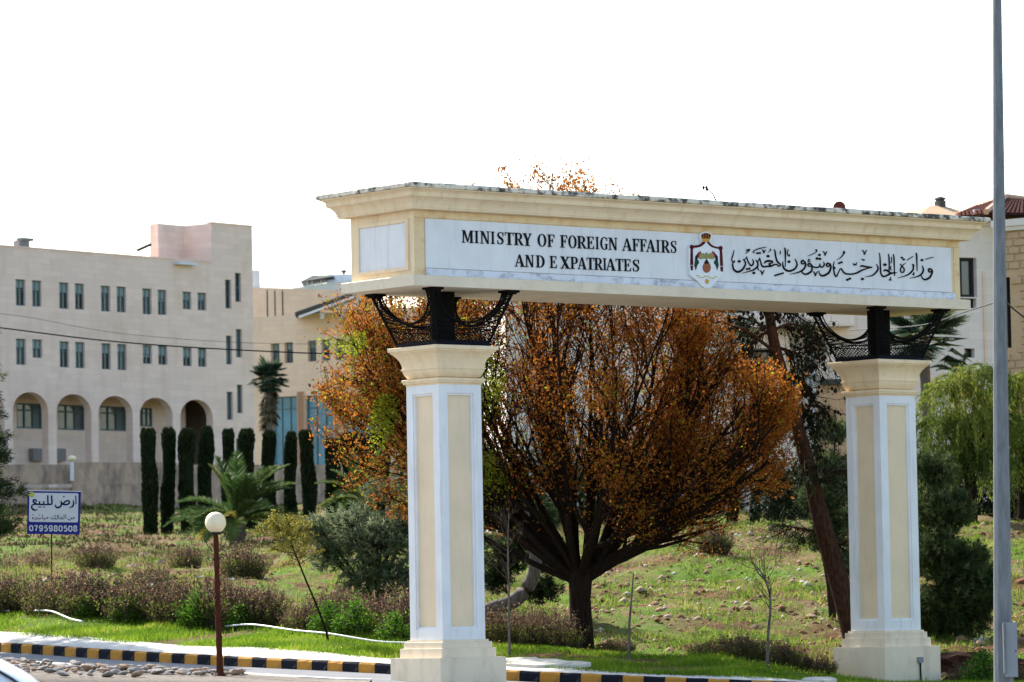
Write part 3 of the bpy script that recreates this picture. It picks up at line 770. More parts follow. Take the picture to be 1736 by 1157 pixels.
for xa, xb in ((402, 428), (445, 452), (487, 487), (532, 524), (578, 550)):
    b = MB(); b.ribbon([GP.on(*cE(*p), -.09) for p in ((xa if xa != 487 else 487, 148 if xa in (402, 578) else 116), ((xa + xb) / 2, 180), (xb, 222))], [.008] * 3, Y1 - .003, -.094); b.build('crown_arch', 'em_gold', em)
eplate('crown_band', [(418, 208), (560, 212), (548, 264), (428, 262)], 'em_gold', Y1 - .002, em)
eplate('mantle', [(420, 268), (485, 268), (445, 320), (380, 360), (280, 375), (262, 350), (270, 332), (340, 325), (395, 300)], 'em_maroon', Y1, em, smooth_n=2)
eplate('mantle', [(500, 268), (545, 268), (590, 318), (660, 350), (712, 360), (728, 385), (700, 390), (620, 372), (555, 335)], 'em_maroon', Y1, em, smooth_n=2)
for cx, cz in ((238, 360), (750, 380)):
    eplate('mantle_knot', [(cx + 38 * math.cos(t_ * math.pi / 6), cz + 42 * math.sin(t_ * math.pi / 6)) for t_ in range(12)], 'em_maroon', Y1 - .002, em)
eplate('mantle_fringe', [(215, 395), (255, 395), (262, 680), (208, 682)], 'em_maroon', Y1, em); eplate('mantle_fringe', [(735, 415), (778, 415), (795, 700), (742, 695)], 'em_maroon', Y1, em)
eplate('fringe_tassel', [(210, 690), (260, 690), (255, 775), (222, 775)], 'em_maroon', Y1, em); eplate('fringe_tassel', [(745, 708), (795, 712), (790, 800), (752, 792)], 'em_maroon', Y1, em)
for sg, xc in ((-1, 498), (1, 498)):
    f = lambda pts: [(xc + sg * x, y) for x, y in pts]
    eplate('flag', f([(110, 428), (165, 490), (150, 560), (105, 510), (90, 470)]), 'em_red', Y1, em)
    eplate('flag', f([(130, 440), (200, 530), (205, 600), (165, 590), (150, 500)]), 'em_black', Y1 - .002, em)
    eplate('flag', f([(150, 585), (205, 600), (218, 690), (190, 775), (165, 690), (130, 640)]), 'em_green', Y1 - .001, em)
    eplate('wing', f([(20, 490), (60, 470), (110, 480), (140, 545), (120, 575), (40, 565), (18, 560)]), 'em_olive', Y1 - .003, em, smooth_n=2)
eplate('eagle_body', [(480, 470), (498, 452), (515, 475), (525, 540), (498, 590), (472, 540)], 'em_olive', Y1 - .005, em, smooth_n=2)
eplate('shield', [(498, 570), (545, 640), (525, 660), (475, 660), (455, 640)], 'em_black', Y1 - .002, em)
eplate('globe_disc', [(502 + 72 * math.cos(t_ * math.pi / 10), 725 + 95 * math.sin(t_ * math.pi / 10)) for t_ in range(20)], 'em_copper', Y1 - .001, em)
b = MB(); b.ribbon([GP.on(*cE(*p), -.09) for p in ((318, 872), (355, 868), (370, 900), (455, 905), (460, 880), (545, 880), (555, 910), (645, 915), (652, 885), (690, 890))], [.018] * 10, Y1, -.094); b.build('ribbon', 'em_yellow', em)
eplate('star', [(508 + (50 if k % 2 else 24) * math.cos(k * math.pi / 7), 972 + (58 if k % 2 else 30) * math.sin(k * math.pi / 7)) for k in range(14)], 'em_gold', Y1, em)
# dry weed rooted in the coping
def thin_weed():
    p0 = at(1216, 340, 86.2); p0.z = ZT + .47
    w = thing('dry_weed', 'dry bent weed stalk growing on top of the gateway coping', 'weed', p0)
    s_ = 86.2 / FPX; b = MB(); b.tube([(0, 0, -.03), (-.02, 0, 8 * s_), (-8 * s_, 0, 22 * s_), (-18 * s_, 0, 31 * s_)], [.02, .016, .013, .010], 5); st = b.build('stem', 'twig', w)
    b = MB()
    for x, z in ((-18, 31), (-23, 31), (-17, 28), (-1, 3), (4, 2)):
        b.loft([(.005, z * s_ - .04), (.028, z * s_), (.006, z * s_ + .045)], n=6, cx=x * s_)
    b.build('seed_heads', 'bark', w)
thin_weed()
# ------------------------------------------------------------------ buildings
def stone_mat(name, col, mortar, stain, sx=1.2, sz=.36, amt=.5, mort=.012):
    m, nt, bs = new_mat(name)
    tc = nd(nt, 'ShaderNodeTexCoord'); sep = nd(nt, 'ShaderNodeSeparateXYZ'); cmb = nd(nt, 'ShaderNodeCombineXYZ')
    nt.links.new(tc.outputs['Object'], sep.inputs[0])
    ad = nd(nt, 'ShaderNodeMath', operation='ADD'); nt.links.new(sep.outputs[0], ad.inputs[0]); nt.links.new(sep.outputs[1], ad.inputs[1])
    nt.links.new(ad.outputs[0], cmb.inputs[0]); nt.links.new(sep.outputs[2], cmb.inputs[1])
    br = nd(nt, 'ShaderNodeTexBrick'); br.inputs['Scale'].default_value = 1.0; br.inputs['Brick Width'].default_value = sx; br.inputs['Row Height'].default_value = sz
    br.inputs['Mortar Size'].default_value = mort; br.inputs['Color1'].default_value = c4(col); br.inputs['Color2'].default_value = c4(tuple(x * .9 for x in col)); br.inputs['Mortar'].default_value = c4(mortar)
    br.inputs['Mortar Smooth'].default_value = .3
    nt.links.new(cmb.outputs[0], br.inputs['Vector'])
    st = ramp(nt, noise(nt, .55, 6, .65, (1, 1, .35)), BW(.48, .72)); mul = nd(nt, 'ShaderNodeMath', operation='MULTIPLY'); mul.inputs[1].default_value = amt; nt.links.new(st, mul.inputs[0])
    nt.links.new(mixc(nt, mul.outputs[0], br.outputs[0], stain), bs.inputs['Base Color'])
    bs.inputs['Roughness'].default_value = .9; bump(nt, bs, br.outputs['Fac'], -.3, .02)
    return m
M['pink_stone'] = stone_mat('pink_limestone', (.82, .635, .54), (.69, .525, .44), (.58, .39, .26))
M['tan_stone'] = stone_mat('tan_limestone', (.77, .585, .44), (.66, .49, .36), (.60, .42, .26))
M['pale_stone'] = stone_mat('pale_limestone', (.74, .67, .59), (.64, .56, .49), (.52, .43, .34), amt=.3)
M['buff_stone'] = paint('buff_stone', (.54, .37, .22), (.36, .22, .12), .6, (3, 3, 6), rough=.95, bmp=.8)
M['white_wall'] = paint('white_wall', (.72, .74, .78), (.4, .4, .4), .25, (1, 1, .4))
M['old_wall'] = paint('weathered_wall', (.50, .355, .26), (.14, .11, .095), .8, (.9, .9, .3), rough=.95, stain_range=(.42, .68), bmp=.6)
M['teal_frame'] = plain('teal_frame', (.10, .16, .17), .4)
M['dark_frame'] = plain('dark_frame', (.03, .03, .033), .4)
M['pane'] = glass('grey_green_glass', (.11, .14, .15)); M['pane_dark'] = glass('dark_glass', (.035, .04, .045)); M['pane_blue'] = glass('blue_printed_glass', (.05, .24, .36), .25)
M['blind'] = plain('roller_blind', (.24, .31, .31), .6); M['curtain'] = plain('curtain', (.42, .45, .44), .8)
M['tile'] = paint('clay_tile', (.13, .055, .04), (.05, .025, .02), .6, (5, 5, 5), rough=.8)
M['pipe'] = plain('white_pipe', (.7, .72, .76), .4); M['dark_slab'] = plain('dark_slab', (.07, .075, .07), .6); M['ac'] = plain('air_conditioner', (.25, .24, .23), .6)
M['terracotta_wall'] = paint('orange_stone', (.58, .34, .22), (.42, .25, .16), .4, (1.5, 1.5, .6))
def facade(b, s0, s1, z0, z1, ops, y=0.0, dep=.22):
    """wall face with real openings and their reveals; ops: (s0, s1, z0, z1)"""
    ss = sorted({s0, s1} | {v for o in ops for v in o[:2] if s0 < v < s1}); zz = sorted({z0, z1} | {v for o in ops for v in o[2:4] if z0 < v < z1})
    for a, c in zip(ss, ss[1:]):
        for e, g in zip(zz, zz[1:]):
            ms, mz = (a + c) / 2, (e + g) / 2
            if any(o[0] < ms < o[1] and o[2] < mz < o[3] for o in ops): continue
            b.quad((a, y, e), (c, y, e), (c, y, g), (a, y, g))
    for o in ops:
        a, c, e, g = o[:4]
        b.quad((a, y, e), (a, y + dep, e), (c, y + dep, e), (c, y, e)); b.quad((a, y, g), (c, y, g), (c, y + dep, g), (a, y + dep, g))
        b.quad((a, y, e), (a, y, g), (a, y + dep, g), (a, y + dep, e)); b.quad((c, y, e), (c, y + dep, e), (c, y + dep, g), (c, y, g))
def window(parent, o, y, fm='teal_frame', pm='pane', blind=0.0, mull=1, rail=.7, fw=.06):
    a, c, e, g = o[:4]
    b = MB(); y0, y1 = y - .05, y + .02
    b.box(a, a + fw, y0, y1, e, g); b.box(c - fw, c, y0, y1, e, g); b.box(a + fw, c - fw, y0, y1, e, e + fw); b.box(a + fw, c - fw, y0, y1, g - fw, g)
    for k in range(1, mull + 1):
        x = a + (c - a) * k / (mull + 1); b.box(x - fw / 2, x + fw / 2, y0 + .003, y1, e + fw, g - fw)
    if rail: z = e + (g - e) * rail; b.box(a + fw, c - fw, y0 + .006, y1, z - fw / 2, z + fw / 2)
    f = b.build('window', fm, parent)
    b = MB(); b.box(a + .01, c - .01, y + .022, y + .04, e + .01, g - .01); b.build('pane', pm, f)
    if blind: b = MB(); b.box(a + fw, c - fw, y - .02, y - .002, g - fw - (g - e) * blind, g - fw); b.build('blind', 'blind', f)
    return f
# ---- pink stone building with the arcade
BP = Plane(at(0, 600, 250), math.radians(51))
bld = thing('arcaded_building', 'pinkish stone building with paired narrow windows over a round-arched arcade', 'building', (BP.P.x, BP.P.y, 0), BP.th)
z1f = lambda x, y: (x / 3.858, 360 + y / 3.858); z2f = lambda x, y: (x / 3.858, 640 + y / 3.858)
def rect(pl, cv, x0, x1, y0, y1, inn=0.0):
    ym, xm = (y0 + y1) / 2, (x0 + x1) / 2
    a, _ = pl.on(*cv(x0, ym), inn); c, _ = pl.on(*cv(x1, ym), inn); _, g = pl.on(*cv(xm, y0), inn); _, e = pl.on(*cv(xm, y1), inn)
    return (a, c, e, g)
W1 = [(103, 167, 440, 612), (210, 272, 447, 618), (387, 450, 460, 632), (490, 552, 467, 637), (660, 722, 482, 650), (763, 825, 487, 655), (932, 992, 500, 668), (1032, 1090, 508, 672), (1195, 1252, 520, 635), (1292, 1350, 527, 642),
      (105, 170, 828, 998), (212, 277, 832, 953), (390, 452, 845, 1015), (493, 555, 850, 1020), (665, 725, 858, 1028), (768, 828, 863, 1033), (934, 995, 870, 992), (1035, 1095, 875, 998), (1197, 1255, 888, 1007), (1295, 1352, 892, 1012),
      (1473, 1512, 442, 630), (1537, 1577, 398, 587), (1478, 1518, 808, 996), (1543, 1583, 765, 950)]
W2_ = [(1483, 1523, 95, 278), (1550, 1588, 48, 235), (1545, 1580, 400, 540)]
ops = [rect(BP, z1f, *w) for w in W1] + [rect(BP, z2f, *w) for w in W2_]
sL, zroof = BP.on(30, 419.5); sR, _ = BP.on(429, 500); sT, ztow = BP.on(358, 378.5)
_, zfloor = BP.on(200, 800); _, zarc = BP.on(200, 660)
zg = zfloor - 4
sW = -24.0
b = MB()
tower_ops = [o for o in ops if o[0] > sT]; main_ops = [o for o in ops if o[0] < sT]
facade(b, sW, sT, zarc, zroof, main_ops); facade(b, sT, sR, zg, ztow, tower_ops)
# arcade: five arches seen, two more beyond the frame
arches = [(22, 82, 665), (96, 155, 668.5), (167, 225.5, 671.6), (237, 293, 674.5), (306, 361, 677.6)]
A_ = []
for x0, x1, ya in arches:
    a, _ = BP.on(x0, 720); c, _ = BP.on(x1, 720); _, za = BP.on((x0 + x1) / 2, ya); A_.append((a, c, za))
pitch = A_[1][0] - A_[0][0]
A_ = [(A_[0][0] - pitch * k, A_[0][1] - pitch * k, A_[0][2]) for k in (3, 2, 1)] + A_
AD = 2.4; PD = .55; prev = sW
rise = 1.12
for a, c, za in A_:
    b.quad((prev, 0, zg), (a, 0, zg), (a, 0, zarc), (prev, 0, zarc))
    mid, hw_ = (a + c) / 2, (c - a) / 2; n = 14
    cur = [(mid - hw_ * math.cos(math.pi * k / n), za - rise + rise * math.sin(math.pi * k / n)) for k in range(n + 1)]
    for (x0, za0), (x1, za1) in zip(cur, cur[1:]):
        b.quad((x0, 0, za0), (x1, 0, za1), (x1, 0, zarc), (x0, 0, zarc)); b.quad((x0, 0, za0), (x0, PD, za0), (x1, PD, za1), (x1, 0, za1)); b.quad((x0, PD, za0), (x0, PD, zarc), (x1, PD, zarc), (x1, PD, za1))
    b.quad((a, 0, zg), (a, 0, za - rise), (a, PD, za - rise), (a, PD, zg)); b.quad((c, 0, zg), (c, PD, zg), (c, PD, za - rise), (c, 0, za - rise))
    prev = c
b.quad((prev, 0, zg), (sT, 0, zg), (sT, 0, zarc), (prev, 0, zarc))
aops = []
for x0, x1, y0, y1 in ((110, 275, 170, 335), (380, 553, 180, 345), (655, 825, 190, 350), (905, 997, 200, 322)):
    aops.append(rect(BP, z2f, x0, x1, y0, y1, AD))
facade(b, sW, sT, zg, zarc, aops, AD, .12)
b.quad((sW, 0, zarc + .001), (sT, 0, zarc + .001), (sT, AD, zarc + .001), (sW, AD, zarc + .001))
DB = 16.0
s2, _ = BP.on(268, 410, 2.3)
b.quad((sR, 0, zg), (sR, DB, zg), (sR, DB, zroof), (sR, 0, zroof)); b.quad((sR, 0, zroof), (sR, 3.0, zroof), (sR, 3.0, ztow), (sR, 0, ztow)); b.quad((s2, 3.0, zroof - .3), (s2, 3.0, ztow), (sR, 3.0, ztow), (sR, 3.0, zroof - .3)); b.quad((sW, 0, zg), (sW, 0, zroof), (sW, DB, zroof), (sW, DB, zg))
b.quad((sW, 0, zroof - .3), (sT, 0, zroof - .3), (sT, DB, zroof - .3), (sW, DB, zroof - .3)); b.quad((sT, 0, zroof - .3), (sR, 0, zroof - .3), (sR, DB, zroof - .3), (sT, DB, zroof - .3)); b.quad((sT, 0, ztow - .2), (sR, 0, ztow - .2), (sR, 3.0, ztow - .2), (sT, 3.0, ztow - .2))
b.quad((sT, 0, zroof - .3), (sT, 0, ztow), (sT, 2.3, ztow), (sT, 2.3, zroof - .3))
b.quad((s2, 2.3, zroof - .3), (sT, 2.3, zroof - .3), (sT, 2.3, ztow), (s2, 2.3, ztow)); b.quad((s2, 2.3, zroof - .3), (s2, 2.3, ztow), (s2, 3.0, ztow), (s2, 3.0, zroof - .3)); b.quad((s2, 2.3, ztow - .1), (sT, 2.3, ztow - .1), (sT, 3.0, ztow - .1), (s2, 3.0, ztow - .1))
b.quad((sW, DB, zg), (sW, DB, zroof), (sR, DB, zroof), (sR, DB, zg))
b.build('wall', 'pink_stone', bld)
b = MB(); b.box(sW - .06, sT - .01, -.06, .3, zroof + .002, zroof + .07); b.box(sT - .05, sR + .06, -.06, .3, ztow + .002, ztow + .08); b.build('parapet_cap', 'pink_stone', bld)
for k, o in enumerate(ops):
    slit = (o[1] - o[0]) < .75
    tall = (o[3] - o[2]) > 1.45
    rw = random.Random(k * 7 + 3); window(bld, o, .2, blind=0 if slit else (rw.uniform(.22, .42) if tall else rw.uniform(.35, .6)), mull=0 if slit else 1, rail=.5 if slit else (.62 if tall else .5), pm=['pane', 'pane_dark', 'pane_dark', 'curtain' if k in (4, 15) else 'pane'][rw.randrange(4)])
for o in aops: window(bld, o, AD + .1, pm='pane', mull=2, rail=.72, fw=.09)
s_, z_ = BP.on(310, 448); b = MB(); b.box(s_ - .8, s_ + .8, -.5, -.003, z_ - .08, z_ + .08); b.build('floodlight', 'pipe', bld)
s_, z_ = BP.on(47, 415); b = MB(); b.box(s_ - .5, s_ + .35, .2, .7, zroof + .07, zroof + .45); b.box(s_ - .35, s_ + .6, .1, .6, zroof + .452, zroof + .62); b.build('roof_unit', 'ac', bld)
a, zA = BP.on(231, 425, 2.3); c, zC_ = BP.on(253, 415, 2.3); b = MB(); b.bar((a, 2.2, zA), (c, 2.2, zC_), .16); b.build('awning_bar', 'dark_frame', bld)
for x in (66, 101):
    a, z_ = BP.on(x, 772, AD - .35); b = MB(); b.box(a - .5, a + .5, AD - .4, AD - .003, z_ - .35, z_ + .4); b.build('air_conditioner', 'ac', bld)
# ---- boundary wall in front of it
bw = thing('boundary_wall', 'stained stepped stone boundary wall below the arcaded building', 'wall', (0, 0, 0))
def wall_run(x0, x1, yt, yl, yb, d0, d1, name):
    p, q = at(x0, yt, d0), at(x1, yt, d1); pl_, ql = at(x0, yl, d0), at(x1, yl, d1); pb, qb = at(x0, yb, d0), at(x1, yb, d1)
    dv = (q - p); dv.z = 0; nrm_ = Vector((dv.y, -dv.x, 0)).normalized()
    b = MB()
    def slabq(A, B, zt0, zt1, zb, out, th):
        f = [A + nrm_ * out, B + nrm_ * out]; k = [A - nrm_ * th, B - nrm_ * th]
        vs_ = [Vector((v.x, v.y, z)) for v, z in ((f[0], zb), (f[1], zb), (k[1], zb), (k[0], zb), (f[0], zt0), (f[1], zt1), (k[1], zt1), (k[0], zt0))]
        b.add(vs_, [(0, 1, 5, 4), (1, 2, 6, 5), (2, 3, 7, 6), (3, 0, 4, 7), (4, 5, 6, 7)])
    slabq(p, q, p.z, q.z, pl_.z + .001, 0, .4); slabq(p, q, pl_.z, ql.z, pb.z - 2.5, .12, .3)
    return b.build(name, 'old_wall', bw)
wall_run(-260, 123, 788, 827, 860, 240, 240, 'wall_section'); wall_run(124, 300, 784, 822, 850, 239, 241, 'wall_section'); wall_run(300, 700, 788, 822, 850, 241, 248, 'wall_section')
# ---- tan building behind
TP = Plane(at(434, 600, 305), math.radians(-32))
tb = thing('tan_building', 'tan stone building with blue printed glass bays behind the cypress row', 'building', (TP.P.x, TP.P.y, 0), TP.th)
z4 = lambda x, y: (400 + x / 3.858, 420 + y / 3.858)
tops = [rect(TP, z4, *w) for w in ((228, 285, 627, 752), (318, 373, 620, 755), (470, 525, 608, 745), (560, 615, 600, 740), (650, 705, 595, 735), (745, 800, 590, 730))]
bays = [rect(TP, z4, *w) for w in ((235, 402, 975, 1500), (455, 640, 965, 1500), (695, 880, 955, 1500))]
s0, zt0 = TP.on(440, 538); _, zlow = TP.on(500, 900); sE, _ = TP.on(760, 520)
b = MB(); facade(b, -7, sE, zlow, zt0, tops + bays, 0, .4); b.quad((-7, 0, zt0), (sE, 0, zt0), (sE, 14, zt0), (-7, 14, zt0)); b.quad((sE, 0, zlow), (sE, 14, zlow), (sE, 14, zt0), (sE, 0, zt0)); b.quad((-7, 0, zlow), (-7, 0, zt0), (-7, 14, zt0), (-7, 14, zlow)); b.build('wall', 'tan_stone', tb)
for o in tops: window(tb, o, .35, blind=.3, rail=.5)
for o in bays: window(tb, o, .3, pm='pane_blue', mull=2, rail=.85, fw=.05)
b = MB()
for o in bays:
    for s_ in (o[0] - .38, o[1] + .38): b.box(s_ - .28, s_ + .28, -.06, -.004, zlow, o[3] + .3)
b.build('pilaster', 'terracotta_wall', tb)
# upper block
UP = Plane(at(436, 500, 330), math.radians(34))
ub = thing('upper_tan_block', 'windowless tan parapet block standing above the tan building', 'building', (UP.P.x, UP.P.y, 0), UP.th)
s_, zu = UP.on(440, 487.5); sU, _ = UP.on(640, 500); _, zl_ = UP.on(500, 620)
b = MB(); b.box(-2, sU, 0, 12, zl_, zu); b.build('wall', 'tan_stone', ub)
b = MB()
for x in (453, 466, 479): a, _ = UP.on(x, 510); b.box(a - .05, a + .05, -.03, -.002, zl_ + .5, zu - .2)
b.build('drainpipe', 'dark_slab', ub)
s_, z_ = UP.on(434, 473); b = MB(); b.box(s_ - .1, s_ + .55, .3, 1.2, zu + .002, zu + 1.35); b.build('roof_box', 'white_wall', ub)
# sloping roof panel with legs
sp0 = at(500, 535, 300); sp1 = at(600, 500, 297)
rp = thing('roof_canopy', 'dark sloping rooftop canopy on white legs above the tan building', 'canopy', sp0)
b = MB(); d = sp1 - sp0; b.add([(0, 0, 0), tuple(d), (d.x, d.y + 5, d.z), (0, 5, 0), (0, 0, .22), (d.x, d.y, d.z + .22), (d.x, d.y + 5, d.z + .22), (0, 5, .22)], [(0, 3, 2, 1), (4, 5, 6, 7), (0, 1, 5, 4), (1, 2, 6, 5), (2, 3, 7, 6), (3, 0, 4, 7)]); b.build('panel', 'dark_slab', rp)
for f in (.45, .77):
    b = MB(); p = d * f; b.box(p.x - .13, p.x + .13, -.3, -.05, -.3, p.z - .02); b.build('leg', 'pipe', rp)
b = MB(); b.bar((.3, -.2, -.15), (d.x, d.y - .2, d.z - .18), .16); b.build('rail', 'pipe', rp)
# far white house
fw_ = thing('far_white_house', 'far white house with a grey roof shelter, on the skyline', 'house', at(545, 500, 470))
k = 470 / FPX; b = MB(); b.box(-52 * k, 60 * k, 0, 12, -6, 12 * k)
b.add([(-52 * k, -.01, 12 * k), (60 * k, -.01, 12 * k), (60 * k, -.01, 26 * k)], [(0, 1, 2)]); b.build('wall', 'white_wall', fw_)
for x0, x1, z0_, z1_ in ((-10, 0, -6, 1), (20, 36, -10, 3)):
    b = MB(); b.box(x0 * k, x1 * k, -.06, -.004, z0_ * k, z1_ * k); b.build('window', 'pane', fw_)
b = MB(); b.add([(-35 * k, -1, 22 * k), (22 * k, -1, 30 * k), (22 * k, 6, 30 * k), (-35 * k, 6, 22 * k), (-16 * k, 2, 36 * k), (5 * k, 2, 36 * k)], [(0, 1, 5, 4), (1, 2, 5), (2, 3, 4, 5), (3, 0, 4), (3, 2, 1, 0)]); b.build('shelter_roof', 'dark_slab', fw_)
b = MB()
for x in (-24, -16, 0, 18): b.box((x - 1) * k, (x + 1) * k, .1, .3, 10 * k, 25 * k)
b.build('shelter_posts', 'white_wall', fw_)
b = MB(); b.box(8 * k, 50 * k, 3, 9, 12 * k, 38 * k); b.build('stair_house', 'white_wall', fw_)
b = MB(); b.loft([(.1, 38 * k), (.1, 41 * k), (.2, 41.5 * k), (.34, 44 * k), (.2, 46.5 * k), (.05, 47 * k)], n=8, cx=36 * k, cy=4); b.build('tank', 'dark_slab', fw_)
# ---- villa at the right: three wings
VP_ = Plane(at(1450, 560, 168), math.radians(28))
vl = thing('pale_stone_villa', 'pale stone villa with dark windows behind the right column', 'villa', (VP_.P.x, VP_.P.y, 0), VP_.th)
z3 = lambda x, y: (1450 + x / 3.213, 300 + y / 3.213)
idf = lambda x, y: (x, y)
vops = [rect(VP_, z3, *w) for w in ((520, 662, 440, 655), (560, 660, 662, 715), (595, 650, 935, 985))]
s0, _ = VP_.on(1450, 500); s1, zr = VP_.on(1690, 385); _, zl_ = VP_.on(1560, 900)
b = MB(); facade(b, -.2, s1, zl_, zr, vops, 0, .3); b.quad((s1, 0, zl_), (s1, 10, zl_), (s1, 10, zr), (s1, 0, zr)); b.quad((-.2, 0, zr), (s1, 0, zr), (s1, 10, zr), (-.2, 10, zr)); b.quad((-.2, 10, zl_), (-.2, 10, zr), (s1, 10, zr), (s1, 10, zl_)); b.build('wall', 'pale_stone', vl)
window(vl, vops[0], .28, 'dark_frame', 'pane_dark', mull=1, rail=0, fw=.12); window(vl, vops[1], .28, 'dark_frame', 'pane', mull=1, rail=0); window(vl, vops[2], .28, 'dark_frame', 'pane_dark', mull=0, rail=0)
b = MB(); b.box(-.3, s1 + .15, -.15, .3, zr + .003, zr + .22); b.build('parapet_cap', 'pale_stone', vl)
s_, _ = VP_.on(1669, 500); b = MB(); b.box(s_ - .09, s_ + .03, -.05, -.003, zr - 6, zr - 1.8); b.build('slot', 'tan_stone', vl)
# low hipped roof of the villa, just over the coping
s_, zz = VP_.on(1602, 352, 4); b = MB(); b.add([(s_ - 2.9, 2, zz - .75), (s_ + 1.6, 2, zz - .75), (s_ + 1.6, 8, zz - .75), (s_ - 2.9, 8, zz - .75), (s_ - .35, 4.5, zz + .12), (s_ + .3, 4.5, zz + .12)], [(0, 1, 5, 4), (1, 2, 5), (2, 3, 4, 5), (3, 0, 4), (3, 2, 1, 0)]); b.build('low_roof', 'buff_stone', vl)
b = MB(); b.box(s_ - .05, s_ + .25, 4.3, 4.7, zz - .1, zz + .32); b.loft([(.12, zz + .33), (.2, zz + .42), (.05, zz + .5)], cx=s_ + .1, cy=4.5); b.build('chimney', 'dark_slab', vl)
# left wing with balcony, behind the pine
LP = Plane(at(1180, 600, 166), math.radians(6))
lw = thing('balcony_house', 'pale house with a balcony, downpipe and brown stone base behind the dark pine', 'house', (LP.P.x, LP.P.y, 0), LP.th)
z8b = lambda x, y: (1180 + x / 4.819, 520 + y / 4.819)
lops = [rect(LP, z8b, *w) for w in ((375, 660, 340, 590), (130, 420, 10, 70))]
sx1, ztop = LP.on(1452, 470); _, zl_ = LP.on(1300, 1000); _, zbase = LP.on(1400, 655)
b = MB(); facade(b, -7.5, sx1, zl_, ztop, lops, 0, 1.2); b.quad((-7.5, 0, ztop), (sx1, 0, ztop), (sx1, 9, ztop), (-7.5, 9, ztop)); b.quad((-7.5, 0, zl_), (-7.5, 0, ztop), (-7.5, 9, ztop), (-7.5, 9, zl_)); b.quad((sx1, 0, zl_), (sx1, 9, zl_), (sx1, 9, ztop), (sx1, 0, ztop)); b.build('wall', 'pale_stone', lw)
window(lw, lops[0], 1.15, 'dark_frame', 'pane', mull=2, rail=0, fw=.1); window(lw, lops[1], 1.15, 'dark_frame', 'pane_dark', mull=3, rail=0, fw=.1)
o = lops[0]; b = MB(); b.box(o[0], o[0] + (o[1] - o[0]) * .5, 1.0, 1.06, o[2] + .3, o[3] - .3); b.build('curtain', 'curtain', lw)
a, zt_ = LP.on(1205, 535); c, zb_ = LP.on(1440, 556); b = MB(); b.box(a, c, -1.1, -.003, zb_, zt_); b.build('balcony', 'pale_stone', lw)
a, zt_ = LP.on(1255, 652); c, zb_ = LP.on(1330, 690); b = MB(); b.box(a, c, -.5, -.003, zb_, zt_); b.build('balcony', 'white_wall', lw)
a, zt_ = LP.on(1390, 644); c, zb_ = LP.on(1470, 652); b = MB(); b.box(a, c, -.3, -.003, zb_, zt_); b.build('dark_ledge', 'dark_slab', lw)
a, _ = LP.on(1385, 700); b = MB(); b.box(a, sx1 + .02, -.12, -.004, zl_, zb_ - .01); b.build('stone_base', 'buff_stone', lw)
a, zt_ = LP.on(1375, 545); b = MB(); b.tube([(a, -.15, zt_), (a, -.15, zl_)], .11); b.build('downpipe', 'pipe', lw)
for x in (1262, 1300):
    a, zt_ = LP.on(x, 812, -4); b = MB(); b.loft([(.17, zl_ - 1), (.17, zt_)], n=10, cx=a, cy=-4.0); b.build('porch_pillar', 'pipe', lw, smooth=False)
a, zt_ = LP.on(1235, 812, -4); c, _ = LP.on(1330, 812, -4); b = MB(); b.box(a, c, -4.2, -.004, zt_ + .002, zt_ + .25); b.build('porch_slab', 'pale_stone', lw)
# satellite dish
p = at(1423, 352, 167); ds = thing('satellite_dish', 'maroon round satellite dish showing above the gateway coping', 'satellite dish', p)
b = MB(); n = 20; R0 = .25
prof = [(0, .06), (R0 * .5, .045), (R0, 0)]
for r_, y_ in prof:
    for k in range(n): b.v.append((r_ * math.cos(6.2832 * k / n), y_, r_ * math.sin(6.2832 * k / n)))
for a in range(2):
    for k in range(n): b.f.append((a * n + k, a * n + (k + 1) % n, (a + 1) * n + (k + 1) % n, (a + 1) * n + k))
M['maroon'] = plain('maroon_paint', (.16, .045, .035), .6); b.build('dish', 'maroon', ds, smooth=True)
b = MB(); b.tube([(0, .05, 0), (0, .15, -.6), (0, .15, -2.6)], .04); b.build('mast', 'dark_frame', ds)
# stone wing at the far right with tiled roof
SP = Plane(at(1690, 520, 150), math.radians(-38))
sw = thing('rough_stone_wing', 'rough buff stone house corner at the right edge, with a narrow dark window', 'house', (SP.P.x, SP.P.y, 0), SP.th)
s1, _ = SP.on(1900, 500); _, zt_ = SP.on(1702, 385); _, zl_ = SP.on(1720, 900)
wop = rect(SP, idf, 1700, 1711, 470, 590)
b = MB(); facade(b, 0, s1, zl_, zt_, [wop], .1, .3); b.quad((0, .1, zl_), (0, .1, zt_), (0, 9, zt_), (0, 9, zl_)); b.quad((0, .1, zt_), (s1, .1, zt_), (s1, 9, zt_), (0, 9, zt_)); b.build('wall', 'buff_stone', sw)
window(sw, wop, .36, 'dark_frame', 'pane_dark', mull=0, rail=.5)
b = MB(); b.box(-.1, s1 + .1, -.12, .4, zt_ + .003, zt_ + .25); b.box(-.05, s1 + .05, -.05, .3, zt_ - .15, zt_ + .001); b.build('cornice', 'pale_stone', sw)
stm = []
for k in range(5):
    b = MB(); r = random.Random(k); x, z, dd = .5, .5, .5
    vs_ = [(-.5, 0, -.5), (.5, 0, -.5), (.5, 0, .5), (-.5, 0, .5)] + [(-.42 + r.uniform(-.04, .04), -1, -.38), (.42, -1 + r.uniform(-.3, .3), -.4), (.4 + r.uniform(-.05, .05), -1, .4), (-.4, -1 + r.uniform(-.4, .3), .38)]
    b.add(vs_, [(4, 5, 6, 7), (0, 1, 5, 4), (1, 2, 6, 5), (2, 3, 7, 6), (3, 0, 4, 7)]); o = b.build('stone', 'buff_stone', sw); stm.append(o.data); bpy.data.objects.remove(o)
zc = zt_ - .18; row = 0
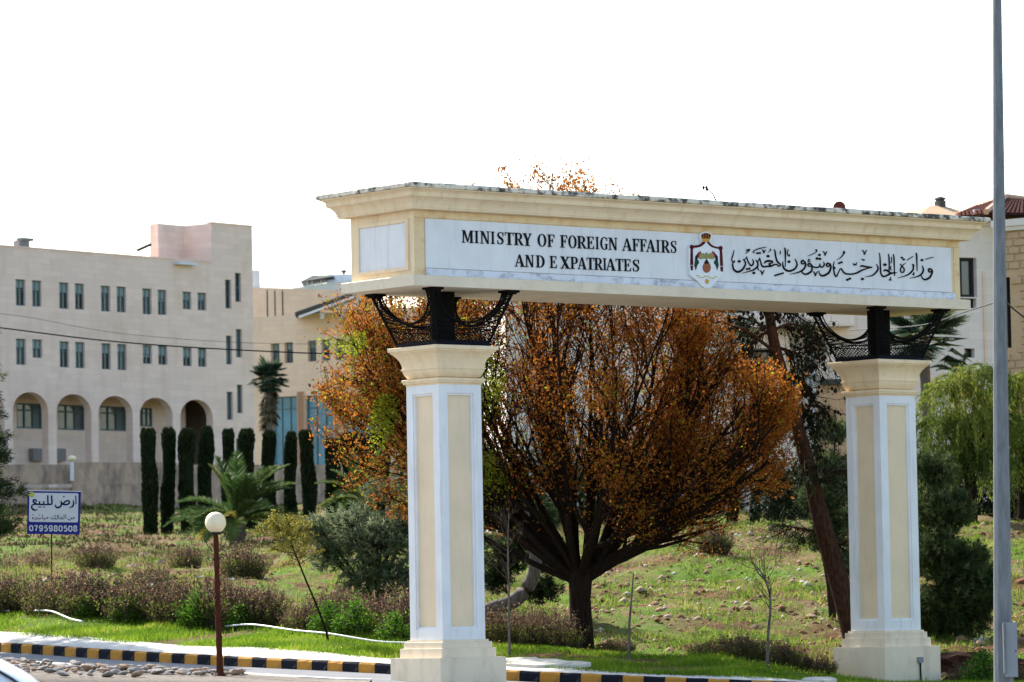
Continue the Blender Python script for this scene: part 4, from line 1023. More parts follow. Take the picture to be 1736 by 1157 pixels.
while zc > zt_ - 9.5 and row < 34:
    h = .27; x = (row % 2) * -.22 + .012
    while x < 3.2:
        w_ = rnd.uniform(.42, .6); x0, x1 = max(x, .012), x + w_ - .02
        if x1 - x0 > .1 and not (x1 > wop[0] - .05 and x0 < wop[1] + .05 and zc > wop[2] - .05 and zc - h < wop[3] + .05):
            o = bpy.data.objects.new('stone', stm[rnd.randrange(5)]); o.location = ((x0 + x1) / 2, .1, zc - h / 2); o.scale = (x1 - x0, rnd.uniform(.04, .085), h - .02); link(o, sw)
        x += w_
    zc -= h; row += 1
# tiled hip roof behind
rp0 = at(1690, 350, 172)
tr = thing('tiled_roof', 'brown clay tiled hip roof with pale ridge above the villa, at the right edge', 'roof', rp0)
k = 172 / FPX
apex = Vector((30 * k, 3, 24 * k)); apex2 = Vector((-10 * k, 5, 16 * k)); eL = Vector((-62 * k, 1, -14 * k)); eC = Vector((-30 * k, -2.5, -24 * k)); eR = Vector((150 * k, -1.0, -22 * k)); aR = Vector((120 * k, 4, 20 * k))
b = MB(); b.add([eL, eC, eR, apex, apex2, aR, eL + Vector((0, 8, 0)), eR + Vector((0, 9, 0))], [(0, 1, 4), (1, 3, 4), (1, 2, 5, 3), (0, 4, 6), (4, 3, 5, 7, 6), (2, 7, 5)]); b.build('roof_deck', 'tile', tr)
b = MB()
def tiles_on(A, B, C, Dq, nu, nv):
    """rows of barrel tiles over the quad A-B (eave) C-D (top)"""
    nrm_ = (B - A).cross(Dq - A).normalized()
    for u_ in range(nu):
        for v_ in range(nv):
            f0, f1 = (u_ + .5) / nu, v_ / nv; f2 = (v_ + 1.1) / nv
            p = A.lerp(B, f0).lerp(Dq.lerp(C, f0), f1); q = A.lerp(B, f0).lerp(Dq.lerp(C, f0), min(f2, 1))
            w_ = (A.lerp(Dq, f1) - B.lerp(C, f1)).length / nu * .36
            s_ = (B - A).normalized() * w_; up = nrm_ * w_ * .8
            lo, hi = p + nrm_ * .07, q + nrm_ * .03
            b.add([lo - s_, lo - s_ * .6 + up, lo + s_ * .6 + up, lo + s_, hi - s_, hi - s_ * .6 + up, hi + s_ * .6 + up, hi + s_], [(0, 1, 5, 4), (1, 2, 6, 5), (2, 3, 7, 6), (0, 3, 2, 1)])
tiles_on(eC, eR, aR, apex, 22, 9); tiles_on(eL, eC, apex, apex2, 7, 8)
stuff(b.build('roof_tiles', 'tile', tr))
b = MB(); b.tube([eC + Vector((0, 0, .12)), apex + Vector((0, 0, .12))], .13, 6); b.tube([apex2 + Vector((0, 0, .1)), apex + Vector((0, 0, .12)), aR], .12, 6); b.tube([eL + Vector((0, 0, .1)), apex2 + Vector((0, 0, .1))], .12, 6); b.build('ridge', 'terracotta_wall', tr)
b = MB(); z_ = eC.z; b.box(-25 * k, 140 * k, 0, 6, z_ - 8, z_ - .05); b.build('upper_wall', 'tan_stone', tr)
b = MB(); b.box(-44 * k, -34 * k, -1, -.5, -16 * k, -9 * k); b.build('skylight', 'pipe', tr)
# ------------------------------------------------------------------ vegetation
M['leaf_rust'] = leaf_mat('rust_leaves', [(0, (.07, .022, .008)), (.35, (.26, .085, .015)), (.62, (.38, .138, .020)), (.76, (.44, .19, .028)), (.84, (.26, .24, .02)), (1, (.20, .29, .02))], .6)
M['leaf_pine'] = leaf_mat('pine_needles', [(0, (.008, .018, .007)), (.5, (.035, .058, .018)), (.85, (.09, .125, .04)), (1, (.20, .21, .09))], .4)
M['leaf_pine_grey'] = leaf_mat('grey_pine_needles', [(0, (.04, .06, .03)), (.5, (.12, .16, .075)), (.85, (.22, .25, .14)), (1, (.32, .32, .2))], .5)
M['leaf_cypress'] = leaf_mat('cypress_sprays', [(0, (.008, .014, .006)), (.6, (.018, .030, .011)), (1, (.045, .055, .018))], .12)
M['leaf_willow'] = leaf_mat('weeping_leaves', [(0, (.022, .042, .008)), (.4, (.085, .13, .018)), (.75, (.21, .25, .035)), (1, (.36, .29, .045))], .55)
M['leaf_palm'] = leaf_mat('palm_leaflets', [(0, (.02, .045, .015)), (.5, (.06, .11, .03)), (.85, (.13, .18, .05)), (1, (.32, .28, .05))], .35)
M['leaf_fan'] = leaf_mat('fan_palm_leaves', [(0, (.012, .028, .018)), (.5, (.035, .065, .038)), (.9, (.09, .13, .07)), (1, (.22, .25, .10))], .3)
M['leaf_skirt'] = leaf_mat('dead_palm_leaves', [(0, (.04, .03, .02)), (.6, (.13, .10, .06)), (1, (.22, .18, .10))], .2)
M['leaf_dry'] = leaf_mat('dry_shrub_leaves', [(0, (.022, .014, .010)), (.45, (.10, .062, .040)), (.75, (.25, .165, .10)), (.88, (.16, .17, .04)), (1, (.10, .17, .02))], .6)
M['leaf_bush'] = leaf_mat('bush_leaves', [(0, (.02, .06, .01)), (.5, (.07, .17, .015)), (1, (.20, .34, .03))], .5)
M['leaf_yellow'] = leaf_mat('yellow_conifer', [(0, (.09, .09, .02)), (.5, (.22, .20, .04)), (1, (.38, .33, .06))], .45)
M['grass'] = leaf_mat('grass_blades', [(0, (.06, .12, .012)), (.5, (.15, .26, .018)), (.85, (.28, .38, .03)), (1, (.42, .36, .10))], .55)
M['weed'] = leaf_mat('field_grass', [(0, (.05, .10, .012)), (.45, (.14, .22, .022)), (.7, (.24, .28, .05)), (.85, (.30, .22, .09)), (1, (.40, .30, .15))], .5)

M['far_weed'] = leaf_mat('far_field_grass', [(0, (.022, .026, .010)), (.4, (.055, .060, .018)), (.7, (.14, .13, .045)), (1, (.26, .20, .10))], .4)  # dark stops put the shade of the far slope into the grass colour
def tubes_np(paths, sides=5):
    """paths: list of (points (n,3), radii (n)) -> V, F of one bark mesh"""
    Vs, Fs, b = [], [], 0
    ang = np.arange(sides) * 2 * math.pi / sides; ca, sa = np.cos(ang), np.sin(ang)
    k = np.arange(sides); k2 = (k + 1) % sides
    for P, R in paths:
        P = np.asarray(P, float); R = np.asarray(R, float); n = len(P)
        T = unit(np.gradient(P, axis=0)); ref = np.where(np.abs(T[:, 2:3]) > .8, [[1.0, .2, 0]], [[0, .1, 1.0]])
        S = unit(np.cross(T, ref)); U = np.cross(S, T)
        Vs.append((P[:, None] + (S[:, None] * ca[None, :, None] + U[:, None] * sa[None, :, None]) * R[:, None, None]).reshape(-1, 3))
        i = np.arange(n - 1)[:, None] * sides
        Fs.append((np.stack([i + k, i + k2, i + sides + k2, i + sides + k], -1) + b).reshape(-1, 4)); b += n * sides
    return np.concatenate(Vs), np.concatenate(Fs)
def grow(rng, p, d, L, r0, nseg, up, wander, taper=.25):
    P = [np.array(p, float)]; d = np.array(d, float) / np.linalg.norm(d)
    for i in range(nseg):
        d = d + np.array([0, 0, up]) + rng.normal(size=3) * wander; d /= np.linalg.norm(d)
        P.append(P[-1] + d * L / nseg)
    return np.array(P), np.linspace(r0, r0 * taper, nseg + 1), d
def side_dir(rng, d, ang):
    s = np.cross(d, rng.normal(size=3)); s /= np.linalg.norm(s)
    return d * math.cos(ang) + s * math.sin(ang)
def along(P, f):
    x = f * (len(P) - 1); i = min(int(x), len(P) - 2); g = x - i
    return P[i] * (1 - g) + P[i + 1] * g, unit(P[i + 1] - P[i])

# ---- the rust-leaved tree behind the left column
def rust_tree():
    rng = np.random.default_rng(11); base = at(985, 1112, 91.0); base.z = float(world_gz(np.array(base.x), np.array(91.))) - .05; bx_, by_ = base.x - GP.P.x, base.y - GP.P.y
    root = thing('rust_leaved_tree', 'big round tree with dry rust-orange leaves and many dark upswept branches behind the gateway', 'tree', base)
    cz, cx = 5.6, -.40
    def inside(q, k=1.0):
        x, y, z = q[..., 0] - cx, q[..., 1], q[..., 2] - cz
        a = np.where(x < 0, 5.15, 6.0 - 2.3 * np.clip((q[..., 2] - 4.9) / 1.8, 0, 1)); h = np.where(z > 0, 4.75, 4.1)
        v = (q[..., 0] + bx_) * GP.inn.x + (q[..., 1] + by_) * GP.inn.y      # keep clear of the gateway
        return ((np.abs(x) / a) ** 2.1 + (y / 4.6) ** 2 + (np.abs(z) / h) ** 2.2 < k * (1 + .22 * wob(q[..., 0] + .6 * q[..., 1], q[..., 2], 1.5, 41))) & (v > GW + .5)
    trunk = [(np.array([[0, 0, -.2], [0, 0, .1], [.02, 0, .5], [0, 0, 1.1], [.03, 0, 1.75]]), np.array([.42, .30, .25, .235, .27]))]
    mid, fine, tips = [], [], []
    for i in range(41):
        az = i * 2.399 + rng.uniform(-.3, .3); pol = math.radians([8, 20, 32, 44, 55, 64][i % 6] + rng.uniform(-6, 6))
        if i >= 23: az = math.pi + rng.uniform(-.7, .5) if i < 30 else rng.uniform(-.45, .6); pol = math.radians(rng.uniform(34, 68) if i < 33 else rng.uniform(58, 74))
        d = np.array([math.cos(az) * math.sin(pol), math.sin(az) * math.sin(pol) * .85, math.cos(pol)])
        L = rng.uniform(5.6, 7.6) if pol < .9 else rng.uniform(5.2, 6.6)
        P, R, _ = grow(rng, (.12 * math.cos(az), .12 * math.sin(az), 1.45 + rng.uniform(0, .3)), d, L, rng.uniform(.06, .115), 12, .05, .055, .16)
        ok = inside(P, 1.03) | (P[:, 2] < 2.6); n = len(P) if ok.all() else max(4, int(np.argmin(ok)))
        P, R = P[:n], R[:n]; mid.append((P, R))
        for j in range(13 if i < 23 else 9):
            f = rng.uniform(.15, 1.0); q, dd = along(P, f); r1 = np.interp(f, np.linspace(0, 1, len(R)), R) * .62
            d1 = side_dir(rng, dd, rng.uniform(.3, .75)); P1, R1, _ = grow(rng, q, d1, rng.uniform(1.6, 3.4) * (1.15 - .45 * f), max(r1, .016), 7, .085, .10, .2)
            ok = inside(P1, 1.06); n1 = len(P1) if ok.all() else int(np.argmin(ok))
            if n1 < 3: continue
            P1, R1 = P1[:n1], R1[:n1]; mid.append((P1, R1))
            for k in range(9):
                f = rng.uniform(.12, 1.0); q, dd = along(P1, f); d2 = side_dir(rng, dd, rng.uniform(.3, .9))
                P2, R2, _ = grow(rng, q, d2, rng.uniform(.5, 1.35), .012, 4, .09, .16, .35)
                if not inside(P2[-1], 1.10): continue
                fine.append((P2, R2)); tips.append(P2)
    # a few sprays that reach over the beam
    V, F = tubes_np(trunk, 12); np_mesh('trunk', V, F, 'bark', root, smooth=True)
    V, F = tubes_np(mid, 6); np_mesh('limbs', V, F, 'bark', root, smooth=True)
    V, F = tubes_np(fine, 3); np_mesh('twigs', V, F, 'bark', root)
    T = np.array(tips); n = len(T)
    per = 112; i = np.repeat(np.arange(n), per); f = rng.uniform(.15, 1.05, len(i)) * 3.999; j = np.clip(f.astype(int), 0, 3); g = (f - j)[:, None]
    C = T[i, j] * (1 - g) + T[i, j + 1] * g + rng.normal(size=(len(i), 3)) * .10
    C = C[inside(C, 1.3)]; q = (C - [cx, 0, cz]) / [5.2, 4.6, 4.6]; rad = np.linalg.norm(q, axis=1)
    dens = np.clip(.22 + 1.1 * (rad - .30), .12, 1) * np.clip(.75 + .75 * wob(C[:, 0] * 1.0 + C[:, 1] * .7, C[:, 2], 1.5, 8), .12, 1.3)
    dens = np.where(C[:, 0] < -2.0, np.maximum(dens, .55) * 1.2, dens); dens *= np.where((C[:, 2] < 3.4) & (C[:, 0] > -2), .45, 1.0); dens = np.where(C[:, 2] > 8.9, np.where(np.abs(C[:, 0] + 1) < 1.5, 1.6, .25), dens)
    keep = rng.random(len(C)) < dens * np.where(C[:, 0] < -2.0, .85, .9); C = C[keep]
    V, F = leaf_quads(C, rng.gamma(9, .0068, len(C)) + .01, .5, rng)
    tint = np.clip(.36 + .17 * wob(C[:, 0], C[:, 2] + C[:, 1], .9, 5) + rng.normal(size=len(C)) * .17, 0, .78)
    gr = ((C[:, 0] < -1.5) & (wob(C[:, 0] * 1.2, C[:, 2] * 1.2, 1.2, 31) > .30) & (C[:, 2] < 6.8)) | (rng.random(len(C)) < np.where(C[:, 0] < -1.0, .15, .05))
    tint = np.where(gr, rng.uniform(.82, 1, len(C)), tint)
    np_mesh('foliage', V, F, 'leaf_rust', root, tint=tint)
rust_tree()

# ---- pines: twigs that end in brushes of needles
def pine_cloud(rng, centers, radii, n_tuft, needle=.16, per=16, flat=.75, mat='leaf_pine', dark=.5, wid=.012):
    """needle brushes through a set of overlapping lobes; returns V, F, tint and twig paths"""
    C = []; tw = []
    for c, r_ in zip(centers, radii):
        n = int(n_tuft * r_ ** 2); u = unit(rng.normal(size=(n, 3))) * (rng.random((n, 1)) ** .45) * r_ * np.array([1, 1, flat]); p = np.array(c) + u
        C.append(p)
        for q in p[:: 3]: tw.append((np.array([np.array(c) + (q - c) * .25, np.array(c) + (q - c) * .7 + rng.normal(size=3) * .06, q]), np.array([.018, .011, .006])))
    C = np.concatenate(C); n = len(C); ctr = np.mean(centers, axis=0)
    ax = unit(unit(C - ctr) + [0, 0, .5] + rng.normal(size=(n, 3)) * .5)
    i = np.repeat(np.arange(n), per); d = unit(ax[i] + rng.normal(size=(len(i), 3)) * .75); B = C[i] + ax[i] * rng.uniform(-.1, .06, (len(i), 1))
    V, F = blades(B, d * needle * rng.uniform(.6, 1.1, (len(i), 1)), wid, rng)
    tint = np.clip(dark + .22 * rng.normal(size=n), 0, 1)[i] * .85 + rng.random(len(i)) * .15
    return V, F, tint, tw
def pine_bush(name, label, base, lobes, n_tuft=260, mat='leaf_pine', trunk=None, seed=1, needle=.16, wid=.014, per=16, cat='bush', group=None):
    rng = np.random.default_rng(seed); root = thing(name, label, cat, base, group=group)
    cs = [np.array(l[:3]) for l in lobes]; V, F, t, tw = pine_cloud(rng, cs, [l[3] for l in lobes], n_tuft, needle, per, mat=mat, wid=wid, dark=.62)
    stems = [(np.array([[0, 0, -.2], [c[0] * .3, c[1] * .3, max(.15, c[2] * .45)], c]), np.array([.07, .045, .02])) for c in cs]
    Vt, Ft = tubes_np(stems + tw, 4); np_mesh('branches', Vt, Ft, 'bark_red', root); np_mesh('needles', V, F, mat, root, tint=t)
    return root
k104 = 104 / FPX
def lob(x, y, r, d, bx, by, dy=0): k_ = d / FPX; return ((x - bx) * k_, dy, (by - y) * k_, r * k_)
b0 = gpt(640, 103)
pine_bush('young_pine', 'grey-green young pine sprawling behind the left column', b0, [lob(x, y, r, 103, 640, 1035, dy) for x, y, r, dy in ((600, 880, 60, .3), (650, 900, 66, 0), (690, 880, 50, .4), (560, 920, 42, 0), (620, 960, 50, -.3), (680, 960, 48, -.3), (530, 880, 30, .2), (540, 870, 26, 0), (690, 820, 40, .5), (645, 815, 30, .4))], 430, 'leaf_pine_grey', seed=3, wid=.02, per=20, cat='pine')
# dark pine right of the tree: leaning trunk, bare twigs and cones above
def dark_pine():
    rng = np.random.default_rng(23); d0 = 94.0; base = at(1448, 1090, d0); root = thing('leaning_pine', 'dark leaning pine with reddish trunk, bare drooping twigs and black cones', 'pine', base)
    W_ = lambda x, y, dy=0: np.array(at(x, y, d0 + dy) - base)
    tr = spline([tuple(W_(*p)) for p in ((1455, 1110), (1440, 1050), (1418, 970), (1392, 880), (1372, 800), (1350, 715), (1328, 640), (1312, 580), (1302, 520), (1290, 455, 0), (1282, 400, 0))], 4)
    P = np.array(tr); R = np.interp(np.linspace(0, 1, len(P)), [0, .25, .5, .8, 1], [.27, .22, .15, .11, .05])
    V, F = tubes_np([(P, R)], 12); np_mesh('trunk', V, F, 'bark_red', root, smooth=True)
    limbs = [[(1322, 632), (1290, 628), (1258, 640)], [(1318, 600), (1262, 560), (1215, 545), (1170, 540)], [(1305, 560), (1275, 580), (1245, 622)], [(1310, 560), (1345, 550), (1390, 575), (1420, 640)], [(1320, 590), (1350, 600), (1385, 620)],
             [(1330, 590), (1345, 630), (1350, 690)], [(1345, 690), (1372, 705), (1385, 770)], [(1350, 640), (1380, 680), (1400, 700)], [(1300, 530), (1340, 530), (1385, 560)], [(1380, 830), (1410, 800), (1440, 795)], [(1335, 655), (1360, 720), (1365, 800)], [(1400, 905), (1350, 895), (1320, 890)], [(1405, 930), (1440, 915), (1480, 900)], [(1310, 575), (1280, 545), (1250, 540)]]
    paths = []; tw = []; cones = []
    for l in limbs:
        Q = np.array(spline([tuple(W_(x, y, rng.uniform(-.8, .8) if i else 0)) for i, (x, y) in enumerate(l)], 5)); paths.append((Q, np.linspace(.042, .012, len(Q))))
        for j in range(58):
            q, dd = along(Q, rng.uniform(.15, 1)); d1 = unit(side_dir(rng, dd, rng.uniform(.4, 1.2)) + [0, 0, -.35]); P1, R1, _ = grow(rng, q, d1, rng.uniform(.25, .9), .011, 4, -.12, .22, .4); tw.append((P1, R1))
            if l[0][1] < 760 and rng.random() < .55: cones += [P1[-1], P1[2]][: 1 + (rng.random() < .6)]
    V, F = tubes_np(paths, 6); [np_mesh('limb', *tubes_np([q_], 6), 'bark_red', root, smooth=True) for q_ in paths]; V, F = tubes_np(tw, 3); np_mesh('twigs', V, F, 'bark', root)
    b = MB(); sel = cones + [W_(1300 + rng.normal() * 22, 535 + rng.normal() * 14, rng.uniform(-.4, .4)) for _ in range(60)] + [W_(1375 + rng.normal() * 16, 590 + rng.normal() * 12, rng.uniform(-.4, .4)) for _ in range(50)] + [W_(1365 + rng.normal() * 16, 675 + rng.normal() * 25, rng.uniform(-.4, .4)) for _ in range(60)]
    for c in sel:
        s_ = rng.uniform(.5, .95); b.loft([(.006, c[2] - .065 * s_), (.034 * s_, c[2] - .03 * s_), (.042 * s_, c[2] + .005), (.02 * s_, c[2] + .05 * s_), (.004, c[2] + .06 * s_)], n=6, cx=c[0], cy=c[1])
    stuff(b.build('cones', 'bark', root))
    Q = np.array([t_[0][-1] for t_ in tw]); i = np.repeat(np.arange(len(Q)), 22); V, F = blades(Q[i] + rng.normal(size=(len(i), 3)) * .07, unit(rng.normal(size=(len(i), 3)) + [0, 0, -.2]) * .13, .012, rng)
    np_mesh('needles', V, F, 'leaf_pine', root, tint=np.clip(rng.normal(.15, .12, len(i)), 0, 1))
dark_pine()
pine_bush('bushy_pine', 'bushy green pine growing right behind the right column', gpt(1600, 99), [lob(x, y, r, 99, 1600, 1082, dy) for x, y, r, dy in ((1590, 800, 45, .8), (1600, 870, 60, .4), (1580, 940, 60, 0), (1620, 1000, 70, -.2), (1660, 1020, 45, -.4), (1570, 1030, 45, -.3), (1640, 950, 40, 0), (1670, 985, 32, -.2), (1600, 1062, 40, -.3), (1640, 1058, 36, -.3), (1570, 1062, 30, -.2))], 800, seed=5, wid=.02, per=20, cat='pine')
pine_bush('bushy_pine', 'yellow-green pine boughs left of the right column, beside the leaning trunk', gpt(1410, 104), [lob(x, y, r, 104, 1410, 1060, dy) for x, y, r, dy in ((1425, 740, 30, .6), (1415, 800, 38, .4), (1395, 850, 40, 0), (1420, 900, 45, .3), (1390, 920, 32, -.2), (1435, 960, 40, .2))], 700, seed=6, wid=.02, per=20, cat='pine')
# grey pine trunk curving low behind the left column
def low_trunk():
    d0 = 98.0; base = at(835, 1050, d0); root = thing('curved_pine_trunk', 'thick grey pine trunk curving low over the ground right of the left column', 'pine', base)
    W_ = lambda x, y, dy=0: tuple(at(x, y, d0 + dy) - base)
    P = np.array(spline([W_(800, 1060), W_(830, 1035), W_(870, 1020), (W_(898, 990)), W_(908, 950), W_(900, 900), W_(880, 850), W_(850, 800), W_(800, 740)], 5)); V, F = tubes_np([(P, np.interp(np.linspace(0, 1, len(P)), [0, .5, 1], [.20, .15, .08]))], 10); np_mesh('trunk', V, F, 'bark_grey', root, smooth=True)
    rng = np.random.default_rng(9); cs = [np.array(W_(x, y, dy)) for x, y, dy in ((800, 820, .5), (850, 860, .8), (780, 900, .6), (900, 880, 1.2), (860, 940, 1.4), (930, 940, 1.6), (840, 980, 1.2), (920, 1000, 1.4))]
    V, F, t, tw = pine_cloud(rng, cs, [.75, .65, .6, .7, .65, .6, .5, .5], 750, dark=.25, wid=.02); Vt, Ft = tubes_np(tw, 3); np_mesh('twigs', Vt, Ft, 'bark', root); np_mesh('needles', V, F, 'leaf_pine', root, tint=t)
low_trunk()
# cedar at the left edge
def cedar():
    rng = np.random.default_rng(4); d0 = 96.0; base = gpt(-98, d0); root = thing('cedar_tree', 'dark green cedar reaching in from the left edge', 'tree', base); k_ = d0 / FPX
    V, F = tubes_np([(np.array([[0, 0, -.2], [.03, 0, 3], [0, 0, 8.0]]), np.array([.2, .13, .03]))], 8); np_mesh('trunk', V, F, 'bark', root, smooth=True)
    C, A, br = [], [], []
    for i in range(210):
        z = rng.uniform(1.6, 7.9); az = rng.uniform(0, 6.283); L = (1.95 - .16 * z) * rng.uniform(.7, 1.1) + .25; e = np.array([math.cos(az), math.sin(az), .18]); P, R, _ = grow(rng, (0, 0, z), e, L, .03, 6, -.02, .06, .2); br.append((P, R))
        for j in range(46):
            q, dd = along(P, rng.uniform(.2, 1)); s_ = side_dir(rng, dd, rng.uniform(.2, .9)) * rng.uniform(.05, .38); C.append(q + s_ * [1, 1, .5] + [0, 0, .03]); A.append(unit(dd + s_ * 1.5 + [0, 0, .25]))
    C, A = np.array(C), np.array(A); i = np.repeat(np.arange(len(C)), 18); V, F = blades(C[i] + rng.normal(size=(len(i), 3)) * .05, unit(A[i] + rng.normal(size=(len(i), 3)) * .6) * .12, .018, rng)
    Vt, Ft = tubes_np(br, 4); np_mesh('branches', Vt, Ft, 'bark', root); np_mesh('needles', V, F, 'leaf_pine', root, tint=np.clip(rng.normal(.42, .2, len(C)), 0, 1)[i])
cedar()

# ---- clipped cypress columns
def cypress_mesh(seed, h, r_, n=5200):
    rng = np.random.default_rng(seed); z = rng.random(n) * h; a = rng.uniform(0, 6.283, n)
    prof = r_ * np.clip(np.minimum(z / .25 + .72, 1), 0, 1) * np.where(z > h - .3, 1 - .5 * ((z - h + .3) / .3) ** 2, 1) * (1 + .10 * np.sin(z * 2.1 + seed) + .07 * np.sin(a * 3 + z * 3)); rr = prof * rng.uniform(.72, 1.04, n)
    C = np.stack([rr * np.cos(a) + .10 * np.sin(z * .9 + seed), rr * np.sin(a), z], 1); d = np.stack([np.cos(a) * .35, np.sin(a) * .35, np.ones(n)], 1)
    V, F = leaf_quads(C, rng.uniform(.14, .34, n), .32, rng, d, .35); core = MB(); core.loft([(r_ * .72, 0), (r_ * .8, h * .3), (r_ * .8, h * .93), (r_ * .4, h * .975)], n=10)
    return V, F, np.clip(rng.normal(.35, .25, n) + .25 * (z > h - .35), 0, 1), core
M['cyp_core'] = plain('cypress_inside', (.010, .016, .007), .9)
ordn = ['first', 'second', 'third', 'fourth', 'fifth', 'sixth', 'seventh', 'eighth', 'ninth', 'tenth', 'eleventh', 'twelfth', 'thirteenth', 'fourteenth']
cvar = [cypress_mesh(60 + k, 4.85, .40) for k in range(4)]
csh = []
def make_cypress(k, label, base, sx, sz, group):
    root = thing('clipped_cypress', label, 'cypress', base, group=group)
    if k not in [c[0] for c in csh]:
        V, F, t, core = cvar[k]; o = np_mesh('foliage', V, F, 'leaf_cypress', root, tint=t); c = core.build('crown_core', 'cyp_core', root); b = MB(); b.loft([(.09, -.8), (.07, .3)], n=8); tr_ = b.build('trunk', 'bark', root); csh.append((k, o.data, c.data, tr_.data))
    else:
        e = [c for c in csh if c[0] == k][0]
        for nm, me in zip(('foliage', 'crown_core', 'trunk'), e[1:]): link(bpy.data.objects.new(nm, me), root)
    for ch in root.children: ch.scale = (sx, sx, sz)
    root.rotation_euler = (0, 0, rnd.uniform(0, 6.28))
for i_, (x, yt, yb, wpx, d) in enumerate([(254, 728, 905, 28, 200), (286, 727, 905, 24, 201), (319, 729, 903, 28, 200), (350, 725, 900, 26, 202), (388, 729, 900, 22, 206), (421, 729, 898, 28, 203), (458, 731, 895, 23, 204), (494, 734, 890, 22, 205), (523, 731, 893, 26, 203), (567, 745, 885, 30, 206), (600, 735, 885, 46, 207), (640, 740, 885, 44, 208)]):
    p0, p1 = at(x, yb, d), at(x, yt, d); make_cypress(i_ % 4, f'{ordn[i_]} clipped dark cypress column counted from the left of the row', p0, wpx * d / FPX / .90, (p1.z - p0.z) / 4.85, 'clipped cypress row')
for lab, x, yt, yb, wpx, d in (('dark cypress beside the left porch pillar, behind the rust tree', 1243, 800, 900, 18, 150), ('dark cypress between the two porch pillars', 1281, 815, 900, 16, 151), ('dark cypress right of the porch pillars', 1325, 800, 900, 34, 152)):
    p0, p1 = at(x, yb, d), at(x, yt, d); make_cypress(1, lab, p0, wpx * d / FPX / .80, (p1.z - p0.z) / 4.85, 'cypresses by the porch')

# ---- palms
def date_palm(label, base, R_, n=34, seed=1, trunk_h=.5, group=None):
    rng = np.random.default_rng(seed); root = thing('date_palm', label, 'palm', base, group=group); V_, F_, T_, rach, b = [], [], [], [], 0
    for i in range(n):
        az = i * 2.399; el = math.radians(rng.uniform(12, 82)); d = np.array([math.cos(az) * math.cos(el), math.sin(az) * math.cos(el), math.sin(el)])
        P, R, _ = grow(rng, (0, 0, trunk_h), d, R_ * rng.uniform(.85, 1.15), .03, 12, -.095, .015, .2); rach.append((P, R)); m_ = 70; f = np.repeat(np.linspace(.12, .99, m_), 2); sg_ = np.tile([1, -1], m_)
        q = np.array([along(P, a)[0] for a in f]); dd = np.array([along(P, a)[1] for a in f]); sd_ = unit(np.cross(dd, [0, 0, 1.0])) * sg_[:, None]; L = R_ * .22 * np.sin(np.clip(f, .1, .97) * math.pi) ** .6
        D_ = unit(dd * .55 + sd_ * .8 + np.array([0, 0, .28]) + rng.normal(size=dd.shape) * .08) * L[:, None]; V, F = blades(q, D_, .05 * R_ / 2.2, rng); V_.append(V); F_.append(F + b); b += len(V); T_.append(np.full(len(F), np.clip(rng.normal(.5, .2) + (.35 if el < .5 else 0) * rng.random(), 0, 1)))
    V, F = tubes_np(rach, 4); np_mesh('frond_stems', V, F, 'leaf_stem', root); np_mesh('leaflets', np.concatenate(V_), np.concatenate(F_), 'leaf_palm', root, tint=np.concatenate(T_))
    b_ = MB(); b_.loft([(.30, -.6), (.34, trunk_h * .5), (.22, trunk_h + .1)], n=10, rot=.2); b_.build('trunk', 'bark_grey', root)
M['leaf_stem'] = plain('frond_stem', (.14, .15, .05), .7)
date_palm('large feathery date palm in front of the clipped cypress row', at(402, 900, 172), 2.9, 44, 3, .35); date_palm('smaller date palm right of the cypress row', at(615, 900, 165), 2.0, 26, 4, 1.2)
def fan_palm(label, base, h, R_, seed, skirt=True, n=46):
    rng = np.random.default_rng(seed); root = thing('fan_palm', label, 'palm', base); b_ = MB(); b_.tube([(0, 0, -.5), (.05, 0, h * .5), (0, 0, h)], [.22, .18, .2], 9); b_.build('trunk', 'bark_grey', root)
    V_, F_, T_, Vs, Fs, Ts, st = [], [], [], [], [], [], []; b1 = b2 = 0
    for i in range(n):
        az = i * 2.399; dead = skirt and i > n * .62; el = math.radians(rng.uniform(-78, -45) if dead else rng.uniform(-35, 80)); d = np.array([math.cos(az) * math.cos(el), math.sin(az) * math.cos(el), math.sin(el)])
        z0 = h - (rng.uniform(.2, 2.4) if dead else rng.uniform(-.3, .3)); P, R, de = grow(rng, (0, 0, z0), d, R_ * rng.uniform(.5, .75) * (.8 if dead else 1), .02, 5, -.05, .02, .5); st.append((P, R))
        m_ = 26; a = np.linspace(-1.7, 1.7, m_); s_ = unit(np.cross(de, [0.01, 0, 1.0])); u = np.cross(s_, de); D_ = unit(de * np.cos(a)[:, None] + s_ * np.sin(a)[:, None] + u * .15 * np.abs(np.sin(a))[:, None] - np.array([0, 0, .35]) * (np.abs(a) / 1.7)[:, None]) * R_ * .62 * rng.uniform(.85, 1.1, (m_, 1))
        V, F = blades(np.repeat(P[-1][None], m_, 0), D_, .10 * R_, rng)
        if dead: Vs.append(V); Fs.append(F + b2); b2 += len(V); Ts.append(np.full(m_, rng.random()))
        else: V_.append(V); F_.append(F + b1); b1 += len(V); T_.append(np.full(m_, np.clip(rng.normal(.45, .25) + .35 * (el > .9), 0, 1)))
    V, F = tubes_np(st, 4); np_mesh('leaf_stalks', V, F, 'leaf_stem', root); np_mesh('fan_leaves', np.concatenate(V_), np.concatenate(F_), 'leaf_fan', root, tint=np.concatenate(T_))
    if Vs: np_mesh('dead_leaf_skirt', np.concatenate(Vs), np.concatenate(Fs), 'leaf_skirt', root, tint=np.concatenate(Ts))
p = at(455, 640, 246); fan_palm('tall fan palm with a skirt of dead leaves beside the arcaded building', (p.x, p.y, p.z - 4.6), 4.6, 1.0, 2, n=90)
p = at(1566, 575, 152); fan_palm('dark fan palm in front of the villa, right of the right column', (p.x, p.y, p.z - 6.0), 6.0, 1.5, 5, False, 34)
